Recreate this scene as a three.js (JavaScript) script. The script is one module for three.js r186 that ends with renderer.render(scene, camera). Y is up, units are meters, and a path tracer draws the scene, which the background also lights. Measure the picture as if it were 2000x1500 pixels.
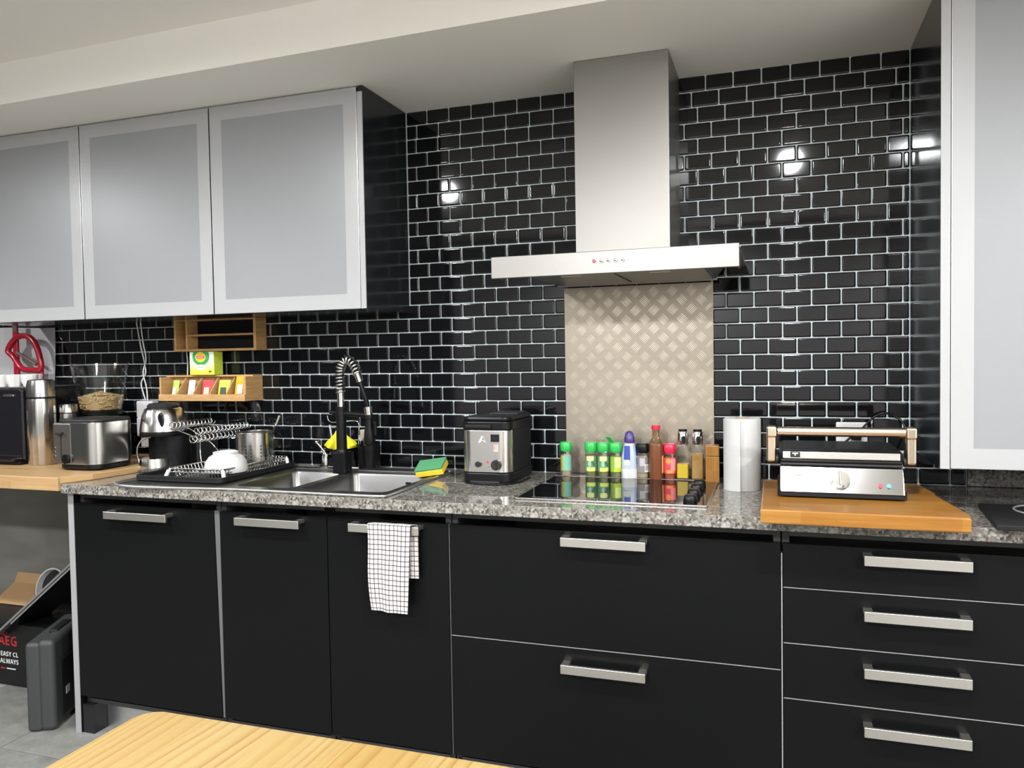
import * as THREE from 'three';
import { RoundedBoxGeometry } from 'three/addons/geometries/RoundedBoxGeometry.js';
import { mergeGeometries, mergeVertices, toCreasedNormals } from 'three/addons/utils/BufferGeometryUtils.js';
import { RectAreaLightUniformsLib } from 'three/addons/lights/RectAreaLightUniformsLib.js';

// ---------- camera, lights, exposure ----------
const scene = new THREE.Scene();
scene.background = new THREE.Color(0x050505);
const camera = new THREE.PerspectiveCamera(52.162, 2000 / 1500, 0.05, 30);
camera.position.set(1.2803, 1.2745, 2.6237);
camera.rotation.set(-0.03453, 0.32531, -0.01626, 'YXZ');
scene.add(camera);
const renderer = new THREE.WebGLRenderer({ antialias: true });
renderer.toneMapping = THREE.LinearToneMapping;
renderer.toneMappingExposure = 1.0;
renderer.shadowMap.enabled = true;
RectAreaLightUniformsLib.init();
const LAMP_COLOR = 0xf8f9fc, LAMP_POWER = 9.4;
const LAMPS = [[-2.5, 1.72], [-0.57, 1.72], [1.357, 1.70], [3.1, 1.72, 0.35], [0.32, 3.5, 2.6], [2.95, 3.5, 2.8], [-2.6, 3.5, 0.7]];

// ---------- helpers ----------
let seed = 7;
const rnd = () => { seed = (seed * 1664525 + 1013904223) >>> 0; return seed / 4294967296; };
const rr = (a, b) => a + (b - a) * rnd();
const V = (x, y, z) => new THREE.Vector3(x, y, z);
const used = {};
function numbered(n) { const k = used[n] = (used[n] ?? -1) + 1; return k ? `${n}_${String(k).padStart(3, '0')}` : n; }
function clean(g) {
  let o = g.index ? g.toNonIndexed() : g.clone();
  for (const k of Object.keys(o.attributes)) if (!['position', 'normal', 'uv'].includes(k)) o.deleteAttribute(k);
  if (!o.attributes.normal) o.computeVertexNormals();
  if (!o.attributes.uv) o.setAttribute('uv', new THREE.BufferAttribute(new Float32Array(o.attributes.position.count * 2), 2));
  o.morphAttributes = {}; o.clearGroups();
  return o;
}
const mg = (...gs) => { gs = gs.flat(); return gs.length === 1 ? clean(gs[0]) : mergeGeometries(gs.map(clean)); };
function uvBox(g, s = 1, swap = false) {
  g = clean(g); const p = g.attributes.position, n = g.attributes.normal, u = g.attributes.uv;
  for (let i = 0; i < p.count; i++) {
    const ax = Math.abs(n.getX(i)), ay = Math.abs(n.getY(i)), az = Math.abs(n.getZ(i));
    let a, b;
    if (ay >= ax && ay >= az) { a = p.getX(i); b = p.getZ(i); } else if (az >= ax) { a = p.getX(i); b = p.getY(i); } else { a = p.getZ(i); b = p.getY(i); }
    if (swap) [a, b] = [b, a];
    u.setXY(i, a / s, b / s);
  }
  return g;
}
const BX = (w, h, d, x = 0, y = 0, z = 0) => new THREE.BoxGeometry(w, h, d).translate(x, y, z);
const RB = (w, h, d, r, x = 0, y = 0, z = 0, s = 2) => new RoundedBoxGeometry(w, h, d, s, Math.min(r, w / 2.01, h / 2.01, d / 2.01)).translate(x, y, z);
// box by its limits
const LB = (x0, x1, y0, y1, z0, z1, r = 0) => r ? RB(x1 - x0, y1 - y0, z1 - z0, r, (x0 + x1) / 2, (y0 + y1) / 2, (z0 + z1) / 2) : BX(x1 - x0, y1 - y0, z1 - z0, (x0 + x1) / 2, (y0 + y1) / 2, (z0 + z1) / 2);
const CY = (r0, r1, h, x = 0, y = 0, z = 0, n = 32) => new THREE.CylinderGeometry(r1, r0, h, n).translate(x, y + h / 2, z);
const CZ = (r, d, x = 0, y = 0, z = 0, n = 28) => new THREE.CylinderGeometry(r, r, d, n).rotateX(Math.PI / 2).translate(x, y, z);
const LA = (pts, n = 40) => {
  const g = new THREE.LatheGeometry(pts.map(p => new THREE.Vector2(Math.max(p[0], 1e-5), p[1])), n);
  return toCreasedNormals(g, 0.7);
};
function tube(pts, r, seg = 0, rs = 8, closed = false) {
  const c = new THREE.CatmullRomCurve3(pts.map(p => p.isVector3 ? p : V(...p)), closed, 'centripetal');
  return new THREE.TubeGeometry(c, seg || Math.max(6, pts.length * 6), r, rs, closed);
}
function rod(a, b, r, n = 8) {
  const A = V(...a), B = V(...b), L = A.distanceTo(B);
  const g = new THREE.CylinderGeometry(r, r, L, n);
  g.applyQuaternion(new THREE.Quaternion().setFromUnitVectors(V(0, 1, 0), B.clone().sub(A).normalize()));
  const m = A.add(B).multiplyScalar(0.5); return g.translate(m.x, m.y, m.z);
}
function shapeOf(pts) { const s = new THREE.Shape(); pts.forEach((p, i) => i ? s.lineTo(p[0], p[1]) : s.moveTo(p[0], p[1])); s.closePath(); return s; }
function rrect(x0, x1, y0, y1, r, cls = THREE.Shape) {
  const s = new cls();
  s.moveTo(x0 + r, y0); s.lineTo(x1 - r, y0); s.absarc(x1 - r, y0 + r, r, -Math.PI / 2, 0); s.lineTo(x1, y1 - r); s.absarc(x1 - r, y1 - r, r, 0, Math.PI / 2);
  s.lineTo(x0 + r, y1); s.absarc(x0 + r, y1 - r, r, Math.PI / 2, Math.PI); s.lineTo(x0, y0 + r); s.absarc(x0 + r, y0 + r, r, Math.PI, Math.PI * 1.5);
  return s;
}
const EX = (s, d, bev = 0, cs = 6) => new THREE.ExtrudeGeometry(s, { depth: d - 2 * bev, bevelEnabled: bev > 0, bevelThickness: bev, bevelSize: bev, bevelOffset: -bev, bevelSegments: 2, curveSegments: cs }).translate(0, 0, bev);
// footprint (x, z) extruded from y0 up to y1
function foot(s, y0, y1, bev = 0, cs = 6) { return EX(s, y1 - y0, bev, cs).rotateX(Math.PI / 2).translate(0, y1, 0); }
// closed cloth / sheet: fn(u, v) -> Vector3, with thickness
function sheet(fn, nu, nv, th, uvfn) {
  const P = [], N = [];
  for (let j = 0; j <= nv; j++) for (let i = 0; i <= nu; i++) P.push(fn(i / nu, j / nv));
  const at = (i, j) => P[Math.min(Math.max(j, 0), nv) * (nu + 1) + Math.min(Math.max(i, 0), nu)];
  for (let j = 0; j <= nv; j++) for (let i = 0; i <= nu; i++) N.push(at(i + 1, j).clone().sub(at(i - 1, j)).cross(at(i, j + 1).clone().sub(at(i, j - 1))).normalize());
  const pos = [], nor = [], uv = [], idx = [];
  for (const s of [1, -1]) for (let k = 0; k < P.length; k++) {
    const q = P[k].clone().addScaledVector(N[k], s * th / 2); pos.push(q.x, q.y, q.z); nor.push(N[k].x * s, N[k].y * s, N[k].z * s);
    const u = (k % (nu + 1)) / nu, v = Math.floor(k / (nu + 1)) / nv; uv.push(...(uvfn ? uvfn(u, v) : [u, v]));
  }
  const M = P.length, id = (i, j, s) => s * M + j * (nu + 1) + i;
  for (let j = 0; j < nv; j++) for (let i = 0; i < nu; i++) {
    idx.push(id(i, j, 0), id(i + 1, j, 0), id(i + 1, j + 1, 0), id(i, j, 0), id(i + 1, j + 1, 0), id(i, j + 1, 0));
    idx.push(id(i, j, 1), id(i + 1, j + 1, 1), id(i + 1, j, 1), id(i, j, 1), id(i, j + 1, 1), id(i + 1, j + 1, 1));
  }
  const edge = (a, b) => idx.push(a, a + M, b, b, a + M, b + M);
  for (let i = 0; i < nu; i++) { edge(id(i, 0, 0), id(i + 1, 0, 0)); edge(id(i + 1, nv, 0), id(i, nv, 0)); }
  for (let j = 0; j < nv; j++) { edge(id(0, j + 1, 0), id(0, j, 0)); edge(id(nu, j, 0), id(nu, j + 1, 0)); }
  const g = new THREE.BufferGeometry();
  g.setAttribute('position', new THREE.Float32BufferAttribute(pos, 3)); g.setAttribute('normal', new THREE.Float32BufferAttribute(nor, 3)); g.setAttribute('uv', new THREE.Float32BufferAttribute(uv, 2));
  g.setIndex(idx); return g;
}
function part(parent, name, geo, mat, label) {
  const m = new THREE.Mesh(Array.isArray(geo) ? mg(geo) : geo, mat);
  m.name = parent === scene ? numbered(name) : name; m.castShadow = m.receiveShadow = true;
  if (label) m.userData.label = label;
  parent.add(m); return m;
}
function tag(o, label, category, group) { o.userData = { ...o.userData, label, category }; if (group) o.userData.group = group; return o; }
function thing(name, label, category, [x, y, z] = [0, 0, 0], turn = 0, group) {
  const o = new THREE.Group(); o.name = numbered(name); o.position.set(x, y, z); o.rotation.y = turn; scene.add(o);
  return tag(o, label, category, group);
}
function struct(name, geo, mat) { const m = part(scene, name, geo, mat); m.userData.kind = 'structure'; return m; }
function place(o, [x, y, z], turn = 0) { o.position.set(x, y, z); o.rotation.y = turn; return o; }
function copy(o, label, [x, y, z], turn = 0) {
  const c = o.clone(); c.name = numbered(o.name.replace(/_\d+$/, '')); c.userData = { ...o.userData, label }; place(c, [x, y, z], turn); scene.add(c); return c;
}

// ---------- textures ----------
function hash(x, y) { let h = (x * 374761393 + y * 668265263) | 0; h = Math.imul(h ^ (h >>> 13), 1274126177); return ((h ^ (h >>> 16)) >>> 0) / 4294967296; }
function vn(x, y, px, py) {
  const xi = Math.floor(x), yi = Math.floor(y), fx = x - xi, fy = y - yi, w = t => t * t * (3 - 2 * t), m = (a, b) => ((a % b) + b) % b;
  const a = hash(m(xi, px), m(yi, py)), b = hash(m(xi + 1, px), m(yi, py)), c = hash(m(xi, px), m(yi + 1, py)), d = hash(m(xi + 1, px), m(yi + 1, py));
  const u = w(fx), v = w(fy); return (a + (b - a) * u) * (1 - v) + (c + (d - c) * u) * v;
}
function tex(w, h, fn, srgb = true) {
  const d = new Uint8Array(w * h * 4);
  for (let y = 0; y < h; y++) for (let x = 0; x < w; x++) { const c = fn(x / w, y / h); const k = (y * w + x) * 4; for (let i = 0; i < 3; i++) d[k + i] = Math.max(0, Math.min(255, c[i])); d[k + 3] = 255; }
  const t = new THREE.DataTexture(d, w, h); t.wrapS = t.wrapT = THREE.RepeatWrapping; t.magFilter = THREE.LinearFilter; t.minFilter = THREE.LinearMipmapLinearFilter; t.generateMipmaps = true;
  if (srgb) t.colorSpace = THREE.SRGBColorSpace; t.needsUpdate = true; return t;
}
function canvasTex(w, h, draw) {
  const c = document.createElement('canvas'); c.width = w; c.height = h; const x = c.getContext('2d'); draw(x, w, h);
  const t = new THREE.CanvasTexture(c); t.colorSpace = THREE.SRGBColorSpace; t.wrapS = t.wrapT = THREE.RepeatWrapping; return t;
}
const mix = (a, b, t) => a.map((v, i) => v + (b[i] - v) * t);
function cells(n, classes) { // speckled stone
  return (u, v) => {
    const x = u * n, y = v * n, xi = Math.floor(x), yi = Math.floor(y); let best = 9, id = 0, second = 9;
    for (let j = -1; j <= 1; j++) for (let i = -1; i <= 1; i++) {
      const cx = ((xi + i) % n + n) % n, cy = ((yi + j) % n + n) % n, dx = xi + i + hash(cx, cy + 91) - x, dy = yi + j + hash(cx + 37, cy) - y, d = dx * dx + dy * dy;
      if (d < best) { second = best; best = d; id = hash(cx + 11, cy + 53); } else if (d < second) second = d;
    }
    let k = 0; while (k < classes.length - 1 && id > classes[k][0]) k++;
    const s = 0.9 + 0.2 * vn(u * 64, v * 64, 64, 64); return classes[k][1].map(c => c * s);
  };
}
const graniteTex = tex(512, 512, cells(44, [[0.13, [122, 116, 108]], [0.40, [154, 149, 140]], [0.7, [182, 178, 168]], [0.92, [208, 204, 195]], [0.97, [172, 152, 142]], [1, [104, 100, 95]]]));
const stoneTex = tex(512, 512, (u, v) => { const a = vn(u * 9, v * 9, 9, 9) * 0.5 + vn(u * 23, v * 23, 23, 23) * 0.3 + vn(u * 90, v * 90, 90, 90) * 0.2; const k = 128 + 62 * a; return [k, k, k - 5]; });
function laminated(base, dark, strips, streak) { // board glued from strips, grain along u
  return (u, v) => {
    const s = Math.floor(v * strips), off = Math.floor(u * 3 + hash(s, 5) * 3), t = hash(s, off % 3 + 17);
    const f = vn(u * 5 + s * 7.3, v * strips * 9, 5, strips * 9), g = vn(u * 30, v * strips * 22, 30, strips * 22);
    return mix(base, dark, Math.min(1, 0.45 * t + streak * f * 0.6 + streak * 0.25 * g));
  };
}
const bambooTex = tex(512, 512, laminated([226, 160, 78], [188, 118, 44], 16, 0.8));
const paleWoodTex = tex(512, 512, laminated([228, 190, 138], [200, 156, 104], 12, 0.8));
const shelfWoodTex = tex(256, 256, (u, v) => { const f = vn(u * 4, v * 40, 4, 40), g = vn(u * 10, v * 90, 10, 90); return mix([214, 172, 114], [184, 138, 84], 0.6 * f + 0.3 * g); });
const pineTex = tex(1024, 1024, (u, v) => { // grain along v, boards glued side by side
  const n = 7, plank = Math.floor(u * n), pu = u * n - plank, h1 = hash(plank, 3), h2 = hash(plank, 8), h3 = hash(plank, 21);
  const wob = (vn(v * 2 + h1 * 9, plank * 3.3, 2, 1000) - 0.5) * 0.5 + (vn(v * 5, plank * 5.1 + 4, 5, 1000) - 0.5) * 0.1;
  const q = pu - 0.5 + (h1 - 0.5) * 0.8 + wob, r = (2.2 + 3 * h2) * q * (0.6 + Math.abs(q)) * 1.6 + vn(u * 40, v * 3, 40, 3) * 0.25 + 9, f = r - Math.floor(r), id = hash(Math.floor(r), plank + 50);
  const ring = Math.pow(f, 3) * (f < 0.93 ? 1 : (1 - f) * 14) * (0.25 + 0.75 * id);
  const fine = vn(u * 300, v * 10, 300, 10);
  return mix(mix([248, 218, 150], [240, 198, 116], 0.7 * h3 + 0.3 * vn(u * 25, v * 2, 25, 2)), [204, 146, 72], Math.min(1, ring * 0.85 + 0.13 * fine));
});
const brushTex = tex(256, 256, (u, v) => { const k = 120 + 80 * vn(u * 6, v * 256, 6, 256); return [k, k, k]; }, false);
const checkTex = tex(256, 256, (u, v) => { const fu = Math.abs(((u * 4) % 1) - 0.5), fv = Math.abs(((v * 4) % 1) - 0.5); const l = (fu < 0.08 ? 1 : 0) + (fv < 0.09 ? 1 : 0); return l ? (l > 1 ? [58, 50, 56] : [104, 96, 102]) : [240, 234, 228]; });

// ---------- materials ----------
const rgb = (r, g, b) => new THREE.Color().setRGB(r, g, b);
const std = (c, roughness = 0.5, metalness = 0, o = {}) => new THREE.MeshStandardMaterial({ color: c, roughness, metalness, ...o });
const phys = (c, roughness, o = {}) => new THREE.MeshPhysicalMaterial({ color: c, roughness, ...o });
const M = {
  ceiling: std(rgb(0.88, 0.86, 0.80), 0.9), wall: std(rgb(0.8, 0.79, 0.76), 0.9), frontWall: std(rgb(0.46, 0.45, 0.44), 0.9), darkWall: std(rgb(0.07, 0.07, 0.07), 0.8), leftWall: std(rgb(0.03, 0.03, 0.03), 0.9), nicheWall: std(rgb(0.5, 0.49, 0.46), 0.85, 0, { map: stoneTex }),
  tile: phys(rgb(0.0035, 0.0038, 0.0045), 0.05, { ior: 1.5 }), grout: std(rgb(0.62, 0.70, 0.71), 0.7),
  blackPanel: std(rgb(0.010, 0.012, 0.014), 0.16), door: phys(rgb(0.0045, 0.0048, 0.0048), 0.32, { specularIntensity: 0.3 }), doorEdge: std(rgb(0.3, 0.3, 0.29), 0.4), carcass: std(rgb(0.03, 0.03, 0.03), 0.6), greyEdge: std(rgb(0.3, 0.3, 0.3), 0.5), darkEdge: std(rgb(0.11, 0.11, 0.11), 0.5),
  frost: std(rgb(0.255, 0.262, 0.268), 0.34), frostFrame: std(rgb(0.37, 0.374, 0.374), 0.32), alu: std(rgb(0.75, 0.75, 0.75), 0.35, 1),
  steel: std(rgb(0.30, 0.29, 0.268), 0.4, 1, { bumpMap: brushTex, bumpScale: 0.00004 }), grillSteel: std(rgb(0.42, 0.41, 0.4), 0.15, 1), fryerSteel: std(rgb(0.74, 0.72, 0.69), 0.22, 1), steelShiny: std(rgb(0.56, 0.55, 0.525), 0.22, 1), chrome: std(rgb(0.82, 0.81, 0.79), 0.08, 1), wire: std(rgb(0.75, 0.75, 0.74), 0.15, 1), handle: std(rgb(0.70, 0.67, 0.61), 0.38, 1), sink: std(rgb(0.2, 0.198, 0.192), 0.36, 1), bronze: std(rgb(0.78, 0.66, 0.52), 0.25, 1),
  tread: std(rgb(0.33, 0.29, 0.235), 0.42, 0.9), treadBar: std(rgb(0.60, 0.545, 0.455), 0.3, 0.9),
  granite: phys(rgb(0.47, 0.47, 0.465), 0.045, { map: graniteTex }), floor: std(rgb(0.6, 0.6, 0.59), 0.5, 0, { map: stoneTex }), joint: std(rgb(0.25, 0.25, 0.24), 0.9),
  bamboo: phys(rgb(0.5, 0.55, 0.56), 0.3, { map: bambooTex }), paleWood: std(rgb(0.62, 0.63, 0.63), 0.45, 0, { map: paleWoodTex }), shelfWood: std(rgb(0.85, 0.88, 0.9), 0.55, 0, { map: shelfWoodTex }), pine: phys(rgb(0.325, 0.33, 0.33), 0.42, { map: pineTex }),
  black: phys(rgb(0.005, 0.005, 0.0055), 0.35, { specularIntensity: 0.5 }), blackMatte: phys(rgb(0.009, 0.009, 0.0095), 0.55, { specularIntensity: 0.5 }), blackGloss: phys(rgb(0.008, 0.008, 0.01), 0.08), blackGlass: phys(rgb(0.006, 0.006, 0.007), 0.02, { ior: 1.9 }), caseGrey: std(rgb(0.034, 0.037, 0.037), 0.55), darkGrey: phys(rgb(0.022, 0.0225, 0.023), 0.45, { specularIntensity: 0.6 }), midGrey: std(rgb(0.2, 0.2, 0.2), 0.5),
  white: std(rgb(0.6, 0.6, 0.59), 0.35), whiteGloss: phys(rgb(0.6, 0.6, 0.58), 0.12), paper: std(rgb(0.52, 0.52, 0.50), 0.9), whitePlastic: std(rgb(0.58, 0.58, 0.59), 0.4), sheetPaper: std(rgb(0.36, 0.36, 0.37), 0.8),
  glass: phys(rgb(0.96, 0.97, 0.96), 0.02, { transmission: 1, thickness: 0, ior: 1.45, side: THREE.DoubleSide }),
  red: std(rgb(0.28, 0.008, 0.02), 0.25), redCap: std(rgb(0.62, 0.02, 0.06), 0.3), green: std(rgb(0.03, 0.42, 0.08), 0.35), purple: std(rgb(0.06, 0.035, 0.17), 0.35), yellow: std(rgb(0.78, 0.72, 0.02), 0.7), spongeYellow: std(rgb(0.8, 0.55, 0.03), 0.95), spongeGreen: std(rgb(0.07, 0.27, 0.12), 0.95),
  towel: std(rgb(0.62, 0.62, 0.62), 0.95, 0, { map: checkTex }), bean: std(rgb(0.42, 0.29, 0.14), 0.5), cardboard: std(rgb(0.46, 0.29, 0.14), 0.85), brown: std(rgb(0.1, 0.06, 0.05), 0.5), cream: std(rgb(0.55, 0.5, 0.4), 0.6),
};
const printed = (w, h, draw, rough = 0.5) => std(0xffffff, rough, 0, { map: canvasTex(w, h, draw) });

// ---------- setting ----------
const H = 2.17, CEIL = 2.31, ROW = 0.05, TW = 0.085633, PH = 0.676 * TW;
const XL = -3.4, XR = 3.4, ZB = 4.4;
{ // floor of stone tiles
  const fl = struct('floor', LB(XL - 0.15, XR + 0.15, -0.2, -0.004, -0.15, ZB + 0.15), M.joint);
  const S = 0.45, vars = [0, 1, 2, 3].map(k => { const g = uvBox(RB(S - 0.004, 0.012, S - 0.004, 0.0015, 0, 0, 0, 1).translate(k * 0.37, 0, k * 0.61), 0.6); return g.translate(-k * 0.37, 0, -k * 0.61); });
  let k = 0;
  for (let i = -3; i < 7; i++) for (let j = -2; j < 8; j++) {
    const x = -1.18 + (i + 0.5) * S, z = 0.735 + (j + 0.5) * S; if (z < 0.1 || z > ZB) continue;
    const t = part(fl, 'floor_tile', vars[(k++ * 7 + j) & 3], M.floor); t.position.set(x, -0.006, z);
  }
}
struct('ceiling', LB(XL - 0.15, XR + 0.15, CEIL, CEIL + 0.2, 0.4, ZB + 0.15), M.ceiling);
struct('ceiling_soffit', foot(shapeOf([[XL - 0.15, -0.15], [XR + 0.15, -0.15], [XR + 0.15, 0.687], [XL - 0.15, 0.547]]), H, CEIL + 0.2), M.ceiling);
struct('wall_left', LB(XL - 0.15, XL, 0, CEIL + 0.1, -0.15, ZB + 0.15), M.leftWall);
struct('wall_right', LB(XR, XR + 0.15, 0, CEIL + 0.1, -0.15, ZB + 0.15), M.wall);
{
  struct('wall_front', LB(-1.5, 2.07, 0, CEIL + 0.1, ZB - 0.4, ZB), M.frontWall);
  struct('wall_front_recess', mg(LB(XL - 0.15, -1.5, 0, CEIL + 0.1, ZB, ZB + 0.15), LB(2.07, XR + 0.15, 0, CEIL + 0.1, ZB, ZB + 0.15)), M.darkWall);
}
// back wall with its tiles
const wallBack = struct('wall_back', LB(XL - 0.15, XR + 0.15, 0, CEIL + 0.1, -0.15, -0.006), M.nicheWall);
{
  const bed = mg(LB(-2.1, 1.664, 0.868, H, -0.0058, -0.0022), LB(1.664, 1.815, 0.868, 1.0, -0.0058, -0.0022));
  part(wallBack, 'grout_bed', bed, M.grout);
  const G = 0.0044, cache = new Map();
  function tileGeo(w, h) {
    const key = Math.round(w * 2000); if (cache.has(key)) return cache.get(key);
    const rings = [[0, -0.002, 0.0035, [0.95, 0.3]], [0, 0.0022, 0.0035, [0.6, 0.8]], [-0.0042, 0.0042, 0.003, [0, 1]]], pos = [], nor = [], idx = [], n = 12;
    for (const [inset, z, r, [nx, nz]] of rings) for (const [cx, cy, a0] of [[1, 1, 0], [-1, 1, 1], [-1, -1, 2], [1, -1, 3]]) for (let k = 0; k < 3; k++) {
      const a = (a0 + k / 2) * Math.PI / 2, c = Math.cos(a), s = Math.sin(a);
      pos.push(cx * (w / 2 + inset - r) + c * r, cy * (h / 2 + inset - r) + s * r, z); nor.push(c * nx, s * nx, nz);
    }
    for (let q = 0; q < 2; q++) for (let k = 0; k < n; k++) { const a = q * n + k, b = q * n + (k + 1) % n; idx.push(a, b, b + n, a, b + n, a + n); }
    for (let k = 1; k < n - 1; k++) idx.push(2 * n, 2 * n + k, 2 * n + k + 1);
    const g = new THREE.BufferGeometry(); g.setAttribute('position', new THREE.Float32BufferAttribute(pos, 3)); g.setAttribute('normal', new THREE.Float32BufferAttribute(nor, 3)); g.setIndex(idx);
    cache.set(key, g); return g;
  }
  const tiles = [], SPLIT = 0.84;
  for (let j = 0; j < 26; j++) {
    const y = H - (j + 0.5) * ROW, odd = j % 2;
    let pl = odd ? 0 : 0.5, pr = (odd ? 0 : 0.5) + 0.676;
    if (j === 0) { pl = 0.02; pr = 0 - 0.20 + 0.676; } if (j === 1) { pl = 0.54; pr = 0.5 - 0.22 + 0.676; }
    const segs = [[j < 14 ? 0.006 : -2.05, SPLIT, pl], [SPLIT, j >= 24 ? 1.813 : 1.661, pr]];
    for (const [a, b, ph] of segs) for (let i = Math.floor(a / TW - ph) - 1; ; i++) {
      let x0 = (i + ph) * TW, x1 = x0 + TW; if (x0 > b) break; x0 = Math.max(x0, a); x1 = Math.min(x1, b); const w = x1 - x0 - G; if (w < 0.006) continue;
      const x = (x0 + x1) / 2; if (y < 1.48 && x0 > 0.6 && x1 < 1.08) continue; if (y > 1.6 && x0 > 0.71 && x1 < 0.98) continue;
      if (j < 23 && y > 1.0 && x > 1.66) continue;
      tiles.push({ x, y, w, d: Math.hypot(x - 1.28, y - 1.27, 2.62) });
    }
  }
  tiles.sort((a, b) => a.d - b.d); const rest = [];
  tiles.forEach((t, k) => {
    const g = tileGeo(t.w, ROW - G), rx = rr(-0.0022, 0.0022), ry = rr(-0.0022, 0.0022);
    if (k < 300) { const m = part(wallBack, 'tile', g, M.tile); m.position.set(t.x, t.y, 0); m.rotation.set(rx, ry, 0); }
    else rest.push(g.clone().rotateX(rx).rotateY(ry).translate(t.x, t.y, 0));
  });
  const m = part(wallBack, 'tile', mergeGeometries(rest), M.tile); m.userData.kind = 'stuff';
}
tag(part(scene, 'granite_upstand', uvBox(LB(1.816, 2.6, 0.871, 0.924, -0.005, 0.012, 0.002), 0.3), M.granite), 'speckled granite upstand strip behind the worktop under the frosted wall cabinet', 'splashback');

// ---------- lamps ----------
LAMPS.forEach(([x, z, f = 1], k) => {
  const t = thing('ceiling_light', ['round white recessed downlight above the wooden worktop', 'round white recessed downlight above the sink', 'round white recessed downlight above the drawers', 'round white recessed downlight by the side wall', 'round white recessed downlight behind the table', 'round white recessed downlight at the back by the right wall', 'round white recessed downlight at the back by the dark wall'][k], 'light', [x, CEIL, z], 0, 'ceiling downlights');
  part(t, 'trim_ring', LA([[0.042, 0], [0.042, -0.012], [0.05, -0.014], [0.062, -0.006], [0.064, 0]]), M.white);
  part(t, 'diffuser', CY(0.042, 0.042, 0.003, 0, -0.008, 0), std(0xffffff, 0.5, 0, { emissive: LAMP_COLOR, emissiveIntensity: 12 }));
  const l = new THREE.SpotLight(LAMP_COLOR, LAMP_POWER * f, 0, Math.PI / 2, 0.42, 2); l.position.set(0, -0.05, 0); l.target.position.set(0, -1.5, 0); l.castShadow = true; l.shadow.radius = 2.5; l.name = 'downlight';
  t.add(l); t.add(l.target);
});

// ---------- worktops ----------
{
  const s = shapeOf([[-1.014, 0.0], [2.6, 0.0], [2.6, 0.612], [-1.014, 0.612]]);
  s.holes.push(rrect(-0.42, 0.18, 0.13, 0.545, 0.02, THREE.Path));
  tag(part(scene, 'granite_worktop', uvBox(foot(s, 0.838, 0.87, 0.002), 0.25), M.granite), 'long speckled grey granite worktop over the black base cabinets', 'worktop');
  const w = mg(foot(shapeOf([[-2.4, -0.004], [-1.016, -0.004], [-1.016, 0.62], [-2.4, 0.62]]), 0.846, 0.8925, 0.003), foot(shapeOf([[-1.02, -0.004], [-0.965, -0.004], [-0.955, 0.35], [-0.972, 0.52], [-1.02, 0.62]]), 0.8705, 0.8925, 0.003));
  tag(part(scene, 'wooden_worktop', uvBox(w, 0.5), M.paleWood), 'pale laminated wooden worktop under the toaster and black coffee machine', 'worktop');
}

// ---------- base cabinets ----------
function makeHandle(w = 0.228) {
  return mg(RB(w, 0.0245, 0.009, 0.0015, 0, 0, 0.031), RB(0.02, 0.0105, 0.034, 0.001, -w / 2 + 0.0101, 0.0068, 0.0145), RB(0.02, 0.0105, 0.034, 0.001, w / 2 - 0.0101, 0.0068, 0.0145));
}
const handleGeo = makeHandle(), ZD = 0.575;
function frontPanel(parent, name, x0, x1, y0, y1, hx, hy, hw, taper = 0) {
  const d = part(parent, name, taper ? EX(shapeOf([[x0, y0], [x1 + taper, y0], [x1, y1], [x0, y1]]), 0.019, 0.001).translate(0, 0, 0.556) : LB(x0, x1, y0, y1, 0.556, ZD, 0.001), M.door);
  if (y1 < 0.79) part(d, 'edge_strip', LB(x0 + 0.001, x1 - 0.001, y1, y1 + 0.0013, 0.557, ZD - 0.0005), M.doorEdge);
  const h = part(d, 'handle', hw ? makeHandle(hw) : handleGeo, M.handle, 'brushed steel bar handle'); h.position.set(hx, hy, ZD);
  return d;
}
function baseCabinet(label, x0, x1, fronts, hl = 0.836, hr = 0.836) {
  const t = thing('base_cabinet', label, 'cabinet', [0, 0, 0], 0, 'black base cabinets');
  part(t, 'carcass', mg(LB(x0 + 0.001, x1 - 0.001, 0.1, 0.115, 0.03, 0.55), LB(x0 + 0.001, x0 + 0.018, 0.1, hl, 0.03, 0.55), LB(x1 - 0.018, x1 - 0.001, 0.1, hr, 0.03, 0.55), LB(x0 + 0.019, x1 - 0.019, 0.1, 0.6, 0.03, 0.04), LB(x0 + 0.018, x1 - 0.018, 0.815, 0.836, 0.537, 0.553)), M.carcass);
  for (const f of fronts) frontPanel(t, ...f);
  return t;
}
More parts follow.
